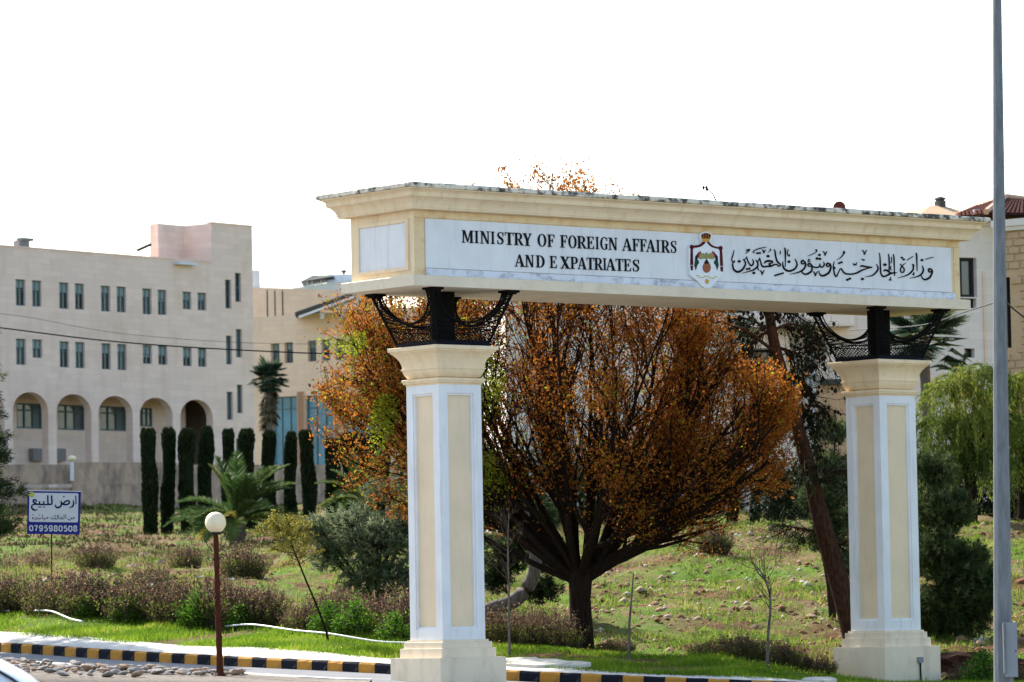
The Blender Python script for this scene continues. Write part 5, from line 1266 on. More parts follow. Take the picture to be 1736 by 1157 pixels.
p = at(1625, 625, 150); date_palm('dark palm frond tuft below the villa window, by the weeping tree', (p.x, p.y, p.z - .5), 1.15, 14, 8, .2)

# ---- weeping tree at the right
def weeping(label, x, yb, d, lobes, seed):
    rng = np.random.default_rng(seed); base = at(x, yb, d); root = thing('weeping_tree', label, 'tree', base); k_ = d / FPX; cs = [np.array([(lx - x) * k_, dy, (yb - ly) * k_]) for lx, ly, r_, dy in lobes]
    tr_ = [(np.array([[0, 0, -.3], [.05, 0, 1.0], [.0, 0, 2.0]]), np.array([.26, .20, .18]))] + [(np.array([[0, 0, 1.7], c * [.5, .5, .62] + [0, 0, .6], c]), np.array([.12, .07, .02])) for c in cs]
    V, F = tubes_np(tr_, 7); np_mesh('trunk', V, F, 'bark', root, smooth=True); st, C, A = [], [], []
    for c, (lx, ly, r_, dy) in zip(cs, lobes):
        R_ = r_ * k_
        for j in range(int(125 * R_)):
            u = unit(rng.normal(size=3)) * rng.random() ** .4 * R_; u[2] = abs(u[2]) * .75; p = c + u; out = unit(u * [1, 1, 0] + 1e-6) ; L = rng.uniform(.8, 2.1); P, R, _ = grow(rng, p, out * .5 + [0, 0, .2], L, .008, 7, -.42, .10, .4); st.append((P, R))
            f = rng.uniform(0, .999, 58) * 7; jj = f.astype(int); g = (f - jj)[:, None]; C.append(P[jj] * (1 - g) + P[jj + 1] * g + rng.normal(size=(58, 3)) * .05); A.append(unit(P[jj + 1] - P[jj]))
    C, A = np.concatenate(C), np.concatenate(A); V, F = leaf_quads(C, rng.uniform(.08, .17, len(C)), .28, rng, A + [0, 0, -.3], .5); V2, F2 = tubes_np(st, 3); np_mesh('hanging_twigs', V2, F2, 'leaf_stem', root)
    np_mesh('foliage', V, F, 'leaf_willow', root, tint=np.clip(.42 + .25 * wob(C[:, 0], C[:, 2], 1.3, 3) + rng.normal(size=len(C)) * .16, 0, 1))
weeping('yellow-green weeping tree left of the street pole', 1645, 893, 142, [(1620, 660, 30, 0), (1665, 640, 34, .4), (1600, 720, 28, .2), (1640, 720, 42, -.5), (1680, 720, 36, 0), (1610, 770, 26, -.3), (1660, 780, 36, -.4), (1585, 770, 14, 0)], 3)
weeping('yellow-green weeping tree right of the street pole', 1735, 893, 144, [(1730, 665, 30, 0), (1760, 650, 34, .4), (1715, 730, 28, -.3), (1750, 740, 40, 0), (1725, 790, 26, -.4)], 4)
# dark evergreen hedge below them
def leafy_bush(name, label, base, lobes, n, leaf, mat, seed, tm=.4, ts_=.2, cat='bush', group=None, asp=.5):
    rng = np.random.default_rng(seed); root = thing(name, label, cat, base, group=group); C = []; br = []
    for (x, y, z, r_) in lobes:
        m_ = int(n * r_ ** 2); u = unit(rng.normal(size=(m_, 3))) * (rng.random((m_, 1)) ** .4) * r_ * (1 + .25 * rng.normal(size=(m_, 1))); p = np.array([x, y, z]) + u; C.append(p[p[:, 2] > -.05])
        for q in p[::40]: br.append((np.array([[x * .3, y * .3, 0], [x, y, z * .6], q]), np.array([.02, .012, .005])))
    C = np.concatenate(C); V, F = leaf_quads(C, leaf * rng.uniform(.6, 1.3, len(C)), asp, rng); V2, F2 = tubes_np(br, 3); np_mesh('stems', V2, F2, 'twig', root); np_mesh('leaves', V, F, mat, root, tint=np.clip(rng.normal(tm, ts_, len(C)), 0, 1)); return root
p = at(1600, 890, 150)
leafy_bush('evergreen_hedge', 'dark evergreen hedge in the shade under the weeping trees', p, [(x, rnd.uniform(-.3, .3), z, .75) for x in np.arange(-1.8, 7.0, .7) for z in (.5, 1.3)], 900, .16, 'leaf_cypress', 12, .5, .25, 'hedge')
p = at(1352, 890, 150)
leafy_bush('evergreen_hedge', 'dark hedge on the crest between the rust tree and the right column', p, [(x, rnd.uniform(-.3, .3), z, .7) for x in np.arange(-1.0, 2.8, .6) for z in (.4, 1.1, 1.7)], 800, .16, 'leaf_cypress', 13, .5, .25, 'hedge')
p = at(760, 900, 160)
leafy_bush('evergreen_hedge', 'dark thicket behind the left column and the rust tree', p, [(x, rnd.uniform(-.5, .5), z, .95) for x in np.arange(-1.2, 11.0, .9) for z in (.4, 1.4, 2.3)], 500, .2, 'leaf_pine', 14, .3, .2, 'hedge')

# ---- dry brown shrubs by the road, each its own
def dry_mesh(seed, n_st=300):
    rng = np.random.default_rng(seed); st, C = [], []
    for i in range(n_st):
        az = rng.uniform(0, 6.283); s_ = rng.random() ** .7; P, R, _ = grow(rng, (math.cos(az) * .38 * s_, math.sin(az) * .38 * s_, 0), (math.cos(az) * .55 * s_, math.sin(az) * .55 * s_, 1), rng.uniform(.4, 1.0) ** .8 * (1.25 if rng.random() < .12 else 1.0) * (1.1 - .35 * s_), .006, 5, .05, .11, .4); st.append((P, R))
        f = rng.uniform(.25, .999, 20) * 5; j = f.astype(int); g = (f - j)[:, None]; C.append(P[j] * (1 - g) + P[j + 1] * g + rng.normal(size=(20, 3)) * .03)
    C = np.concatenate(C); V, F = leaf_quads(C, rng.uniform(.03, .075, len(C)), .45, rng, np.array([[0, 0, .8]]), 1.0); tint = np.clip(rng.normal(.45, .2, len(C)), 0, .8); tint = np.where((C[:, 2] < .55) & (rng.random(len(C)) < .5), rng.uniform(.85, 1, len(C)), tint)
    return tubes_np(st, 3), (V, F, tint)
dsh = []
for k in range(4):
    (Vs, Fs), (V, F, t) = dry_mesh(80 + k, (300, 170, 110, 240)[k]); a = np_mesh('stems', Vs, Fs, 'twig'); c = np_mesh('leaves', V, F, 'leaf_dry', tint=t); dsh.append((a.data, c.data)); bpy.data.objects.remove(a); bpy.data.objects.remove(c)
def dry_shrub(label, x, t_, s_, group, sz=None):
    d = float(kerb_d(np.array(x))) + t_; root = thing('dry_shrub', label, 'shrub', gpt(x, d, -.08), rnd.uniform(0, 6.28), group); s_ *= .93; k = rnd.randrange(4); rq, hq = rnd.uniform(.85, 1.25), rnd.uniform(.85, 1.2)
    for nm, me in zip(('stems', 'leaves'), dsh[k]):
        o = bpy.data.objects.new(nm, me); o.scale = (s_ * rq, s_ * rq, s_ * hq); link(o, root)
row = [(-30, 7.3, 1.25), (10, 6.6, 1.2), (50, 7.2, 1.3), (82, 6.4, 1.1), (120, 7.4, 1.35), (155, 6.6, 1.25), (190, 7.3, 1.35), (225, 6.5, 1.25), (262, 7.4, 1.4), (300, 6.8, 1.3), (350, 8.0, 1.3), (392, 7.3, 1.25), (430, 7.6, 1.25), (455, 8.3, 1.1)]
for i_, (x, t_, s_) in enumerate(row): dry_shrub(f'{ordn[i_]} dry brown shrub from the left in the long roadside row', x, t_, s_, 'roadside shrub row')
row = [(520, 6.6, .95), (548, 7.6, 1.1), (585, 8.2, 1.2), (622, 7.5, 1.25), (655, 8.2, 1.35), (685, 7.2, 1.3), (710, 8, 1.2)]
for i_, (x, t_, s_) in enumerate(row): dry_shrub(f'{ordn[i_]} dry brown shrub from the left in the clump beside the left column', x, t_, s_, 'shrubs beside the left column')
row = [(838, 6.2, 1.0), (865, 7.2, 1.05), (895, 6.4, .95), (925, 7.4, 1.0), (955, 6.6, .85)]
for i_, (x, t_, s_) in enumerate(row): dry_shrub(f'{ordn[i_]} dry shrub from the left between the left column and the tree trunk', x, t_, s_, 'shrubs by the tree trunk')
row = [(1035, 6.9, .5), (1060, 7.4, .5), (1190, 6.2, .55), (1225, 6.8, .65), (1255, 6.0, .6), (1290, 6.6, .7), (1330, 6.0, .6), (1365, 6.6, .6), (1395, 6.2, .5)]
for i_, (x, t_, s_) in enumerate(row): dry_shrub(f'{ordn[i_]} low dry shrub from the left, between tree trunk and right column', x, t_, s_, 'low shrubs left of the right column')
for lab, x, t_, s_ in (('dark round shrub behind the globe lamp', 415, 40, 1.3), ('dry shrub on the field left of the globe lamp', 262, 33, 1.2), ('dry shrub at the foot of the cypress row', 320, 55, 1.2), ('low brown shrub under the blue sign', 65, 52, 1.0), ('sparse brown shrub right of the blue sign', 165, 48, 1.1), ('dry shrub beside the far brown bushes at the left edge', 20, 45, 1.1),
                       ('brown bush on the crest left of the porch pillars', 1212, 44, 1.3), ('dry grassy shrub on the slope right of the column', 1655, 33, 1.2), ('dry weeds on the dark soil behind the street pole', 1650, 6.5, .6), ('dry weeds right of the street pole', 1728, 6.5, .6), ('small thorn bush right of the right column', 1632, 5.6, .55)):
    dry_shrub(lab, x, t_, s_, 'scattered dry shrubs')
# green leafy bushes
for lab, x, t_, r_ in (('bright green leafy bush behind the globe lamp post', 335, 6.4, .42), ('bright green bush with yellow tips left of the left column', 600, 6.0, .42), ('small green bush beside the leaning sapling', 555, 6.1, .36), ('dark green bush hugging the left column', 668, 5.6, .34), ('green tuft among the roadside shrubs', 215, 6.0, .30), ('green tuft left of the roadside tuft', 150, 6.0, .24), ('small green weed bush right of the globe lamp', 405, 6.8, .28), ('dark small juniper at the foot of the street pole', 1662, 4.6, .36)):
    d = float(kerb_d(np.array(x))) + t_; leafy_bush('green_bush', lab, gpt(x, d), [(0, 0, r_ * .9, r_), (r_ * .6, .1, r_ * .55, r_ * .7), (-r_ * .6, 0, r_ * .5, r_ * .65), (.05, 0, r_ * 1.6, r_ * .55)], 6500, .065, 'leaf_bush', int(x) + 5, .45, .24, 'bush', 'green bushes')
# saplings
def sapling(name, label, pts, d, r0, twigs, cat='sapling', leaf=None, seed=1):
    rng = np.random.default_rng(seed); base = at(pts[0][0], pts[0][1], d); root = thing(name, label, cat, base); P = np.array(spline([tuple(at(x, y, d) - base) for x, y in pts], 5)); P[0, 2] -= .15
    V, F = tubes_np([(P, np.linspace(r0, r0 * .35, len(P)))], 6); np_mesh('stem', V, F, 'bark_grey' if leaf is None else 'bark', root, smooth=True)
    tw = []
    for (f0, f1, n, L, up, ang) in twigs:
        for i in range(n):
            q, dd = along(P, rng.uniform(f0, f1)); P1, R1, _ = grow(rng, q, side_dir(rng, dd, rng.uniform(.6, ang)), L * rng.uniform(.6, 1.2), .010, 5, up, .12, .3); tw.append((P1, R1))
            for j in range(4): q, d1 = along(P1, rng.uniform(.3, 1)); P2, R2, _ = grow(rng, q, side_dir(rng, d1, .7), L * .35, .005, 3, up, .15, .4); tw.append((P2, R2))
    if tw: V, F = tubes_np(tw, 3); np_mesh('twigs', V, F, 'twig' if leaf is None else 'bark', root)
    if leaf:
        T = [t_[0] for t_ in tw]; C = np.concatenate([t_[rng.integers(1, len(t_), 40)] + rng.normal(size=(40, 3)) * [.05, .05, .018] for t_ in T]); V, F = leaf_quads(C, rng.uniform(.04, .09, len(C)), .3, rng); np_mesh('leaves', V, F, leaf, root, tint=rng.random(len(C)))
    return root
sapling('leaning_sapling', 'slender leaning sapling with yellowish layered foliage left of the left column', [(557, 1082), (540, 1035), (515, 975), (495, 925), (484, 893)], 91.5, .03, [(.5, 1, 26, .62, .0, 1.4)], leaf='leaf_yellow', seed=4)
sapling('bare_sapling', 'bare grey sapling with a spray of thin twigs right of the left column', [(864, 1110), (863, 1050), (862, 980), (861, 920), (863, 870)], 88.0, .032, [(.45, .98, 26, .62, .10, 1.3)], seed=5)
sapling('bare_sapling', 'bare forked sapling left of the right column', [(1301, 1128), (1302, 1080), (1306, 1030), (1303, 1000), (1290, 970), (1272, 952)], 87.0, .035, [(.3, 1, 16, .62, .16, 1.0)], seed=6)
sapling('wooden_stake', 'thin dark stake standing under the right side of the rust tree', [(1066, 1111), (1067, 1060), (1071, 1010), (1074, 972)], 87.6, .035, [], cat='stake', seed=7)
sapling('dead_stick', 'dead leaning stick among the roadside shrubs', [(272, 1062), (276, 1025), (285, 978)], 99.0, .035, [(0, .5, 5, .5, .1, 1.2)], cat='stick', seed=8)
sapling('green_post', 'thin teal-green post behind the left column, left side', [(654, 893), (656, 860), (660, 825)], 150.0, .06, [], cat='post', seed=9)

# ---- grass
def grass_patch(name, label, n, pxr, tr_, hgt, wid_, mat, seed, dens, tint_f, clump=None):
    rng = np.random.default_rng(seed); px = rng.uniform(*pxr, n); t_ = tr_[0] + (tr_[1] - tr_[0]) * rng.random(n); d = kerb_d(px) + t_; X = (px - 877) / FPX * d
    keep = rng.random(n) < dens(px, t_, X, d); px, t_, d, X = px[keep], t_[keep], d[keep], X[keep]; n = len(px); B = np.stack([X, d, ground_z(px, d) - .02], 1)
    h = hgt * rng.uniform(.45, 1.25, n) * (1 + .5 * np.clip(wob(X, d, 1.7, seed + 1), -1, 1)); D_ = np.stack([rng.normal(size=n) * .38, rng.normal(size=n) * .38, np.ones(n)], 1) * h[:, None]
    V, F = blades(B, D_, wid_ * rng.uniform(.7, 1.5, n), rng); stuff(np_mesh(name, V, F, mat, tint=np.clip(tint_f(rng, X, d, n), 0, 1)), label, 'grass')
def dn(px, t_, X, d):
    w = np.interp(px, [-420, 0, 400, 660, 860, 1000, 1300, 2100], [2.2, 2.05, 1.75, 1.6, 1.1, .75, .6, .5]); tt = t_ - w * .92
    far = np.interp(px, [-400, 0, 470, 700, 1000, 1400, 2000], [7, 7, 8, 7.5, 6.2, 5.4, 5]); patch = np.clip(.7 + .75 * wob(X, d, 1.3, 77), .04, 1)
    return np.where(tt < 0, 0, 1) * np.where(t_ > far, .12, 1) * patch * np.where(px > 1480, .55, 1)
grass_patch('roadside_grass', 'bright green grass along the roadside behind the kerb', 230000, (-130, 1860), (.4, 10), .105, .020, 'grass', 51, dn, lambda r, X, d, n: .46 + .26 * wob(X, d, 1.4, 9) + r.normal(size=n) * .18)
def df(px, t_, X, d):
    g = wob(X, d * .55, .55, 15) + .4 * wob(X, d * .6, 2.0, 16); near_crest = (px > 1000) & (t_ > 38) & (t_ < 62); return np.clip(.14 + 1.1 * (g > -.05) * (.45 + g), 0, 1) * np.where(near_crest, 1.6, 1) * np.where(t_ > 60, .5, 1)
grass_patch('field_grass', 'patchy green and straw grass over the sloping field', 190000, (-130, 1860), (9, 64), .13, .030, 'weed', 52, df, lambda r, X, d, n: .44 + .12 * (X < -1.5) + .24 * wob(X, d, .9, 19) + r.normal(size=n) * .2)
grass_patch('far_field_grass', 'thin far grass below the boundary wall', 90000, (-130, 1300), (60, 158), .17, .06, 'far_weed', 53, lambda px, t_, X, d: np.clip(.6 + .5 * wob(X, d * .3, .35, 14), .1, 1), lambda r, X, d, n: .18 + .45 * (d < 165) + .16 * wob(X, d, .5, 29) + r.normal(size=n) * .2)  # tint drops on the farther slope, shade painted into the blades

rng_f = np.random.default_rng(91); n = 700; px = rng_f.uniform(430, 1420, n); t_ = rng_f.uniform(1.8, 6.5, n); d = kerb_d(px) + t_; C = np.stack([(px - 877) / FPX * d, d, ground_z(px, d) + rng_f.uniform(.06, .16, n)], 1)
C = C[wob(C[:, 0], C[:, 1], 1.1, 44) > .1]
M['petal'] = leaf_mat('yellow_petals', [(0, (.6, .45, .02)), (1, (.75, .62, .05))], .5)
V, F = leaf_quads(C, .035, .9, rng_f); stuff(np_mesh('verge_flowers', V, F, 'petal', tint=rng_f.random(len(C))), 'tiny yellow flowers scattered in the roadside grass', 'flowers')
# ------------------------------------------------------------------ street furniture and small things
# globe lamp
lp = at(373, 1151, 82.2)
M['globe'] = None
m, nt, bs = new_mat('opal_globe'); nt.links.new(ramp(nt, noise(nt, 3, 4), [(.3, (.74, .62, .40)), (.7, (.84, .75, .52))]), bs.inputs['Base Color'])
bs.inputs['Roughness'].default_value = .35; bs.inputs['Subsurface Weight'].default_value = .6; bs.inputs['Subsurface Radius'].default_value = (.2, .17, .12); bs.inputs['Subsurface Scale'].default_value = .5
M['globe'] = m
lamp = thing('globe_lamp', 'rust-brown lamp post with a round cream globe, in the foreground left', 'lamp post', lp)
HL = 246 / FPX * 82.2; lean = -.045
b = MB(); pts = [(0, 0, -.05), (0, 0, .04), (0, 0, .12)] + [(lean * k / 14, 0, .12 + (HL - .14) * k / 14) for k in range(1, 15)]
rr = [.15, .13, .075] + [.062 - .012 * k / 14 + (.004 if k % 2 else -.003) for k in range(1, 15)]
b.tube(pts, rr, 10); r = random.Random(2)
for k in range(26):
    z = r.uniform(.3, HL - .4); a = r.uniform(0, 6.28); b.loft([(.004, z - .03), (.014, z), (.003, z + .03)], n=5, cx=.058 * math.cos(a) + lean * z / HL, cy=.058 * math.sin(a))
b.build('post', 'rust', lamp)
b = MB(); b.loft([(.09, HL - .03), (.10, HL), (.07, HL + .02)], n=12, cx=lean); b.build('collar', 'dark_frame', lamp)
import bmesh
bm = bmesh.new(); bmesh.ops.create_uvsphere(bm, u_segments=32, v_segments=20, radius=.205)
me = bpy.data.meshes.new('globe'); bm.to_mesh(me); bm.free(); me.materials.append(M['globe']); me.polygons.foreach_set('use_smooth', [True] * len(me.polygons))
g = bpy.data.objects.new('globe', me); g.location = (lean, 0, HL + .205); link(g, lamp)
for sg in (-1, 1):
    b = MB(); b.tube(spline([(lean + sg * .07, 0, HL - .02), (lean + sg * .16, 0, HL), (lean + sg * .215, 0, HL - .1), (lean + sg * .17, 0, HL - .22), (lean + sg * .06, 0, HL - .36)], 6), .008, 5)
    b.tube(spline([(lean + sg * .06, 0, HL - .50), (lean + sg * .12, 0, HL - .46), (lean + sg * .15, 0, HL - .5), (lean + sg * .11, 0, HL - .53)], 5), .008, 5); b.build('scroll', 'dark_frame', lamp)
# a little white lamp by the far wall
p = at(122, 800, 236); l2 = thing('white_garden_lamp', 'tiny white globe lamp on the far boundary wall', 'lamp post', p); k = 236 / FPX
b = MB(); b.loft([(.10, -.5), (.10, 17 * k)], n=8); b.build('post', 'pipe', l2)
b = MB(); b.loft([(.02, 16 * k), (.2, 19 * k), (.24, 22 * k), (.2, 25 * k), (.02, 28 * k)], n=10); b.build('globe', 'globe', l2, smooth=True)
# street light pole
Dp = 62.0; q0 = at(1701, 1157, Dp); q1 = at(1690.5, 0, Dp); k = Dp / FPX
pole = thing('street_light_pole', 'tall tapered galvanised steel street light pole at the right edge', 'street pole', (q0.x, q0.y, q0.z - .5))
dz = q1.z - q0.z + .5; dx = (q1.x - q0.x)
b = MB(); n = 10
for z, rr_, xx in ((0, 16.8, 0), (.5, 16.6, 0), (dz, 7.6, dx), (dz + 2.0, 6.4, dx * 1.2)):
    for a in range(n):
        th = 2 * math.pi * (a + .5) / n; b.v.append((xx + rr_ * k * math.cos(th), rr_ * k * math.sin(th), z))
for i in range(3):
    for a in range(n): b.f.append((i * n + a, i * n + (a + 1) % n, (i + 1) * n + (a + 1) % n, (i + 1) * n + a))
b.f.append(tuple(range(3 * n, 4 * n))); b.build('shaft', 'galv', pole)
b = MB(); b.tube([(dx * 1.2, 0, dz + 1.9), (dx * 1.2 - .3, 0, dz + 2.4), (dx * 1.2 - 1.6, 0, dz + 2.7)], .04, 8); arm = b.build('arm', 'galv', pole)
b = MB(); b.loft([(.1, dz + 2.62), (.12, dz + 2.68), (.09, dz + 2.78)], cx=dx * 1.2 - 1.8, sx=2.4); b.build('lantern', 'galv_box', arm)
zb0 = (1157 - 1148) * k + .5; zb1 = (1157 - 1056) * k + .5
b = MB(); b.box(1 * k, 22 * k, -.24, -.10, zb0, zb1); bx_ = b.build('service_box', 'galv_box', pole)
b = MB(); b.box(-1.5 * k, 3 * k, -.262, -.12, zb0 + .05, zb1 - .01); b.build('hinge_strip', 'galv', bx_)
b = MB(); b.box(18 * k, 19.6 * k, -.247, -.235, (zb0 + zb1) / 2 - .03, (zb0 + zb1) / 2 - .012); b.build('lock', 'ink', bx_)
# base stub to the ground
gz = float(world_gz(np.array(q0.x), np.array(84.0)))
b = MB(); b.loft([(16.9 * k, -1.2), (16.9 * k, .01)], n=10, rot=math.pi / 10); b.build('foot', 'galv', pole)
# for-sale sign
p = at(87, 1031, 101.0); sg = thing('land_sale_sign', 'blue and white sign board with Arabic lettering and a phone number on a thin post', 'sign', p)
k = 101 / FPX; Ys = -.03
SGP = Plane((p.x, p.y), 0.0); cS = lambda x, y: (40 + x / 12.857, 825 + y / 12.857)
def sq(poly, yf, yb, rel=True):
    return [(SGP.on(*cS(x, y))[0], SGP.on(*cS(x, y))[1] - p.z) for x, y in poly]
b = MB(); b.tube([(0, .03, -.3), (.02, .03, 128 * k), (.05, .03, 190 * k)], .018, 6); b.build('post', 'rust', sg)
M['sign_blue'] = paint('sign_blue', (.012, .022, .22), (.05, .06, .25), .3, (3, 3, 1), rough=.4); M['sign_white'] = paint('sign_white', (.66, .68, .72), (.5, .5, .52), .3, (2, 2, 1), rough=.4)
M['sign_yellow'] = plain('sign_yellow', (.5, .55, .08), .5); M['sign_ink'] = plain('sign_ink', (.012, .016, .12), .5); M['sign_grey_ink'] = plain('sign_grey_ink', (.10, .10, .15), .5)
b = MB(); b.prism(sq([(85, 95), (1250, 120), (1222, 1050), (75, 1035)], 0, 0), -.012, .012); bd = b.build('board', 'sign_blue', sg)
b = MB(); b.ribbon(sq([(80, 88), (1255, 108)], 0, 0), [.02, .02], -.016, .016); b.build('top_edge', 'pipe', bd)
rc = [(150, 140), (1175, 150), (1196, 175), (1185, 760), (1165, 785), (140, 772), (118, 748), (130, 160)]
b = MB(); b.prism(sq(rc, 0, 0), -.016, -.011); b.build('white_field', 'sign_white', bd)
b = MB(); b.prism(sq([(172 + 68 * math.cos(t_ * .3927), 175 + 66 * math.sin(t_ * .3927)) for t_ in range(16)], 0, 0), -.019, -.011); b.build('number_badge', 'sign_yellow', bd)
def ssign(b, data, wk, yf=-.020):
    for st in data:
        q = sq([(s_[0], s_[1]) for s_ in st], 0, 0); w = [s_[2] / 12.857 * k * wk for s_ in st]
        if len(q) > 2:
            t_ = spline([a + (ww,) for a, ww in zip(q, w)], 5); q = [(a[0], a[1]) for a in t_]; w = [a[2] for a in t_]
        b.ribbon(q, w, yf, -.011)
big = [[(1138, 200, 26), (1145, 390, 24)], [(1080, 305, 24), (1092, 370, 34), (1065, 440, 36), (990, 465, 10)],
       [(815, 310, 20), (835, 370, 36), (880, 395, 36), (960, 390, 36), (1000, 350, 36), (970, 310, 34), (900, 340, 36), (860, 390, 36)], [(818, 330, 24), (822, 410, 36), (770, 460, 40), (710, 450, 38), (688, 395, 18)], dot(880, 225, 20),
       [(610, 195, 36), (618, 300, 36), (615, 380, 36), (560, 392, 36), (535, 370, 34), (528, 190, 34)], [(560, 392, 34), (450, 392, 34), (445, 320, 28)], [(450, 392, 34), (360, 392, 34), (350, 320, 28)], [(360, 392, 34), (280, 385, 36), (215, 330, 38), (225, 290, 34), (275, 300, 30), (270, 340, 34)],
       [(280, 385, 36), (200, 400, 30), (178, 460, 36), (230, 515, 40), (315, 505, 14)], dot(340, 450, 20), dot(378, 450, 18), dot(447, 450, 20)]
b = MB(); ssign(b, big, 1.0); b.build('large_words', 'sign_ink', bd)
small = [[(1120, 690, 14), (1095, 675, 20), (1090, 705, 18), (1050, 705, 16), (1040, 670, 12)], [(1040, 700, 16), (1010, 735, 20), (970, 715, 16), (968, 690, 8)], dot(1000, 670, 9),
         [(920, 610, 14), (922, 705, 14)], [(882, 610, 14), (880, 700, 16), (825, 705, 18), (820, 675, 16), (850, 680, 14)], [(820, 705, 16), (770, 705, 16), (765, 620, 14)], [(735, 620, 14), (735, 705, 16), (690, 705, 16), (690, 620, 14)], [(690, 705, 16), (610, 705, 18), (600, 670, 14)], [(655, 640, 8), (640, 665, 10)],
         [(550, 685, 14), (520, 670, 20), (515, 700, 18), (460, 705, 16), (455, 680, 12)], [(460, 705, 16), (415, 705, 14), (410, 615, 14)], [(375, 675, 12), (370, 705, 16), (300, 705, 16), (295, 680, 12)], [(340, 680, 10), (335, 705, 12)], dot(350, 620, 14), dot(455, 735, 9), [(275, 670, 12), (270, 715, 16), (235, 735, 12)], [(225, 690, 14), (200, 680, 18), (195, 705, 18), (222, 708, 14)], dot(205, 612, 14)]
for lo, hi in ((0, 3), (3, 9), (9, 12), (12, 99)):
    b = MB(); ssign(b, small[lo:hi], 1.0); b.build('small_word', 'sign_grey_ink', bd)
DG = {'0': [[(.5, 0), (.15, .15), (.08, .5), (.15, .85), (.5, 1), (.85, .85), (.92, .5), (.85, .15), (.5, 0)]], '7': [[(.05, .03), (.92, .03)], [(.9, .03), (.6, .45), (.42, 1)]],
      '9': [[(.88, .35), (.7, .55), (.45, .6), (.15, .45), (.12, .2), (.45, 0), (.8, .1), (.92, .45), (.8, .85), (.45, 1), (.12, .85)]], '5': [[(.85, .03), (.25, .03)], [(.25, .03), (.18, .48)], [(.18, .48), (.5, .38), (.85, .5), (.9, .75), (.6, 1), (.15, .9)]],
      '8': [[(.5, .47), (.18, .3), (.22, .08), (.5, 0), (.78, .08), (.82, .3), (.5, .47), (.12, .65), (.15, .92), (.5, 1), (.85, .92), (.88, .65), (.5, .47)]]}
for i_, ch in enumerate('0795980508'):
    x0 = 128 + i_ * 106.5; b = MB()
    ssign(b, [[(x0 + 80 * a, 852 + 10 * i_ / 9 + 115 * c, 25) for a, c in st] for st in DG[ch]], 1.0); b.build('digit', 'sign_white', bd)
# overhead cables
def cable(name, label, pts, r_):
    b = MB(); b.tube(spline(pts, 8), r_, 5); return tag(b.build(name, 'ink', None), label, 'cable')
cable('overhead_cable', 'long dark overhead cable sagging across the arcaded building', [at(-300, 518, 170), at(0, 556, 172), at(200, 580, 174), at(430, 595, 176), at(620, 600, 178), at(900, 590, 180)], .028)
cable('thin_overhead_cable', 'thin faint wire above the long overhead cable', [at(-300, 512, 172), at(0, 532, 174), at(200, 565, 176), at(430, 582, 178), at(700, 583, 180)], .008)
cable('service_cable', 'grey service cable running from the street pole to the villa', [at(1440, 560, 150), at(1560, 552, 140), at(1640, 528, 120), at(1690, 512, 100)], .02)
cable('drop_cable', 'dark cable rising from the pole bracket at the right edge', [at(1706, 513, 90), at(1722, 527, 92), at(1745, 545, 94)], .02)
# rocks lying in the field, each its own
rm = [rock_mesh('rock', 'rock', 70 + k_, .55, 2) for k_ in range(5)]
spots = [(190, 941, 130, 12, 'reddish rock on the grass left of the globe lamp'), (150, 948, 124, 7, 'small dark rock beside the reddish rock'), (245, 914, 158, 14, 'pale flat rock in the heap beside the cypress row'), (225, 922, 150, 12, 'long pale rock at the left of the heap'), (272, 920, 152, 9, 'small pale rock at the right of the heap'),
         (208, 930, 145, 9, 'low pale slab rock under the heap'), (10, 885, 200, 8, 'brown rock below the boundary wall at the left edge'), (170, 888, 198, 7, 'brown rock on the bare slope below the boundary wall'),
         (1140, 1035, 106, 11, 'reddish boulder on the bright green patch right of the tree'), (1208, 1050, 102, 8, 'grey rock right of the reddish boulder'), (1280, 1056, 101, 10, 'red-brown rock left of the bare sapling top'), (1350, 1073, 98, 12, 'pale rock with a dark shadow beside the right column'), (1388, 1085, 96, 8, 'flat pale rock near the leaning pine trunk'),
         (1375, 1040, 105, 13, 'pale tan boulder left of the leaning pine trunk'), (1305, 905, 138, 9, 'pale rock on the crest by the porch pillars'), (1236, 968, 119, 9, 'pinkish rock in the upper field'), (1262, 1080, 96, 16, 'largest pale stone of the heap behind the dry bushes'), (1290, 1085, 95, 12, 'round tan stone at the right of the heap'), (1240, 1078, 97, 10, 'small round stone at the left of the heap'),
         (1100, 1100, 90, 7, 'small stone by the thin stake'), (1150, 1112, 88, 6, 'white pebble at the edge of the roadside grass'), (1660, 1062, 97, 14, 'grey rock behind the street pole'), (1630, 1085, 93, 10, 'dark clod at the foot of the right pine bush'), (1600, 1100, 91, 9, 'tan rock right of the right column'), (1730, 960, 117, 8, 'pale rock at the right edge of the slope'),
         (1120, 985, 115, 7, 'white stone in the middle of the field'), (1180, 1000, 112, 6, 'small buff stone above the green patch'), (1400, 1005, 111, 8, 'buff stone left of the pine trunk'), (400, 1058, 97, 8, 'brown stone behind the globe lamp post')]
for x, y, d, hwpx, lab in spots:
    o = bpy.data.objects.new('rock', rm[rnd.randrange(5)]); pp = at(x, y, d); gz_ = float(world_gz(np.array(pp.x), np.array(d)))
    s_ = hwpx * d / FPX; o.location = (pp.x, d, gz_ + s_ * .2); o.scale = (s_, s_ * .9, s_ * rnd.uniform(.8, 1.1)); o.rotation_euler = (rnd.uniform(-.2, .2), rnd.uniform(-.2, .2), rnd.uniform(0, 6.28)); link(o); tag(o, lab, 'rock', 'rocks in the field')
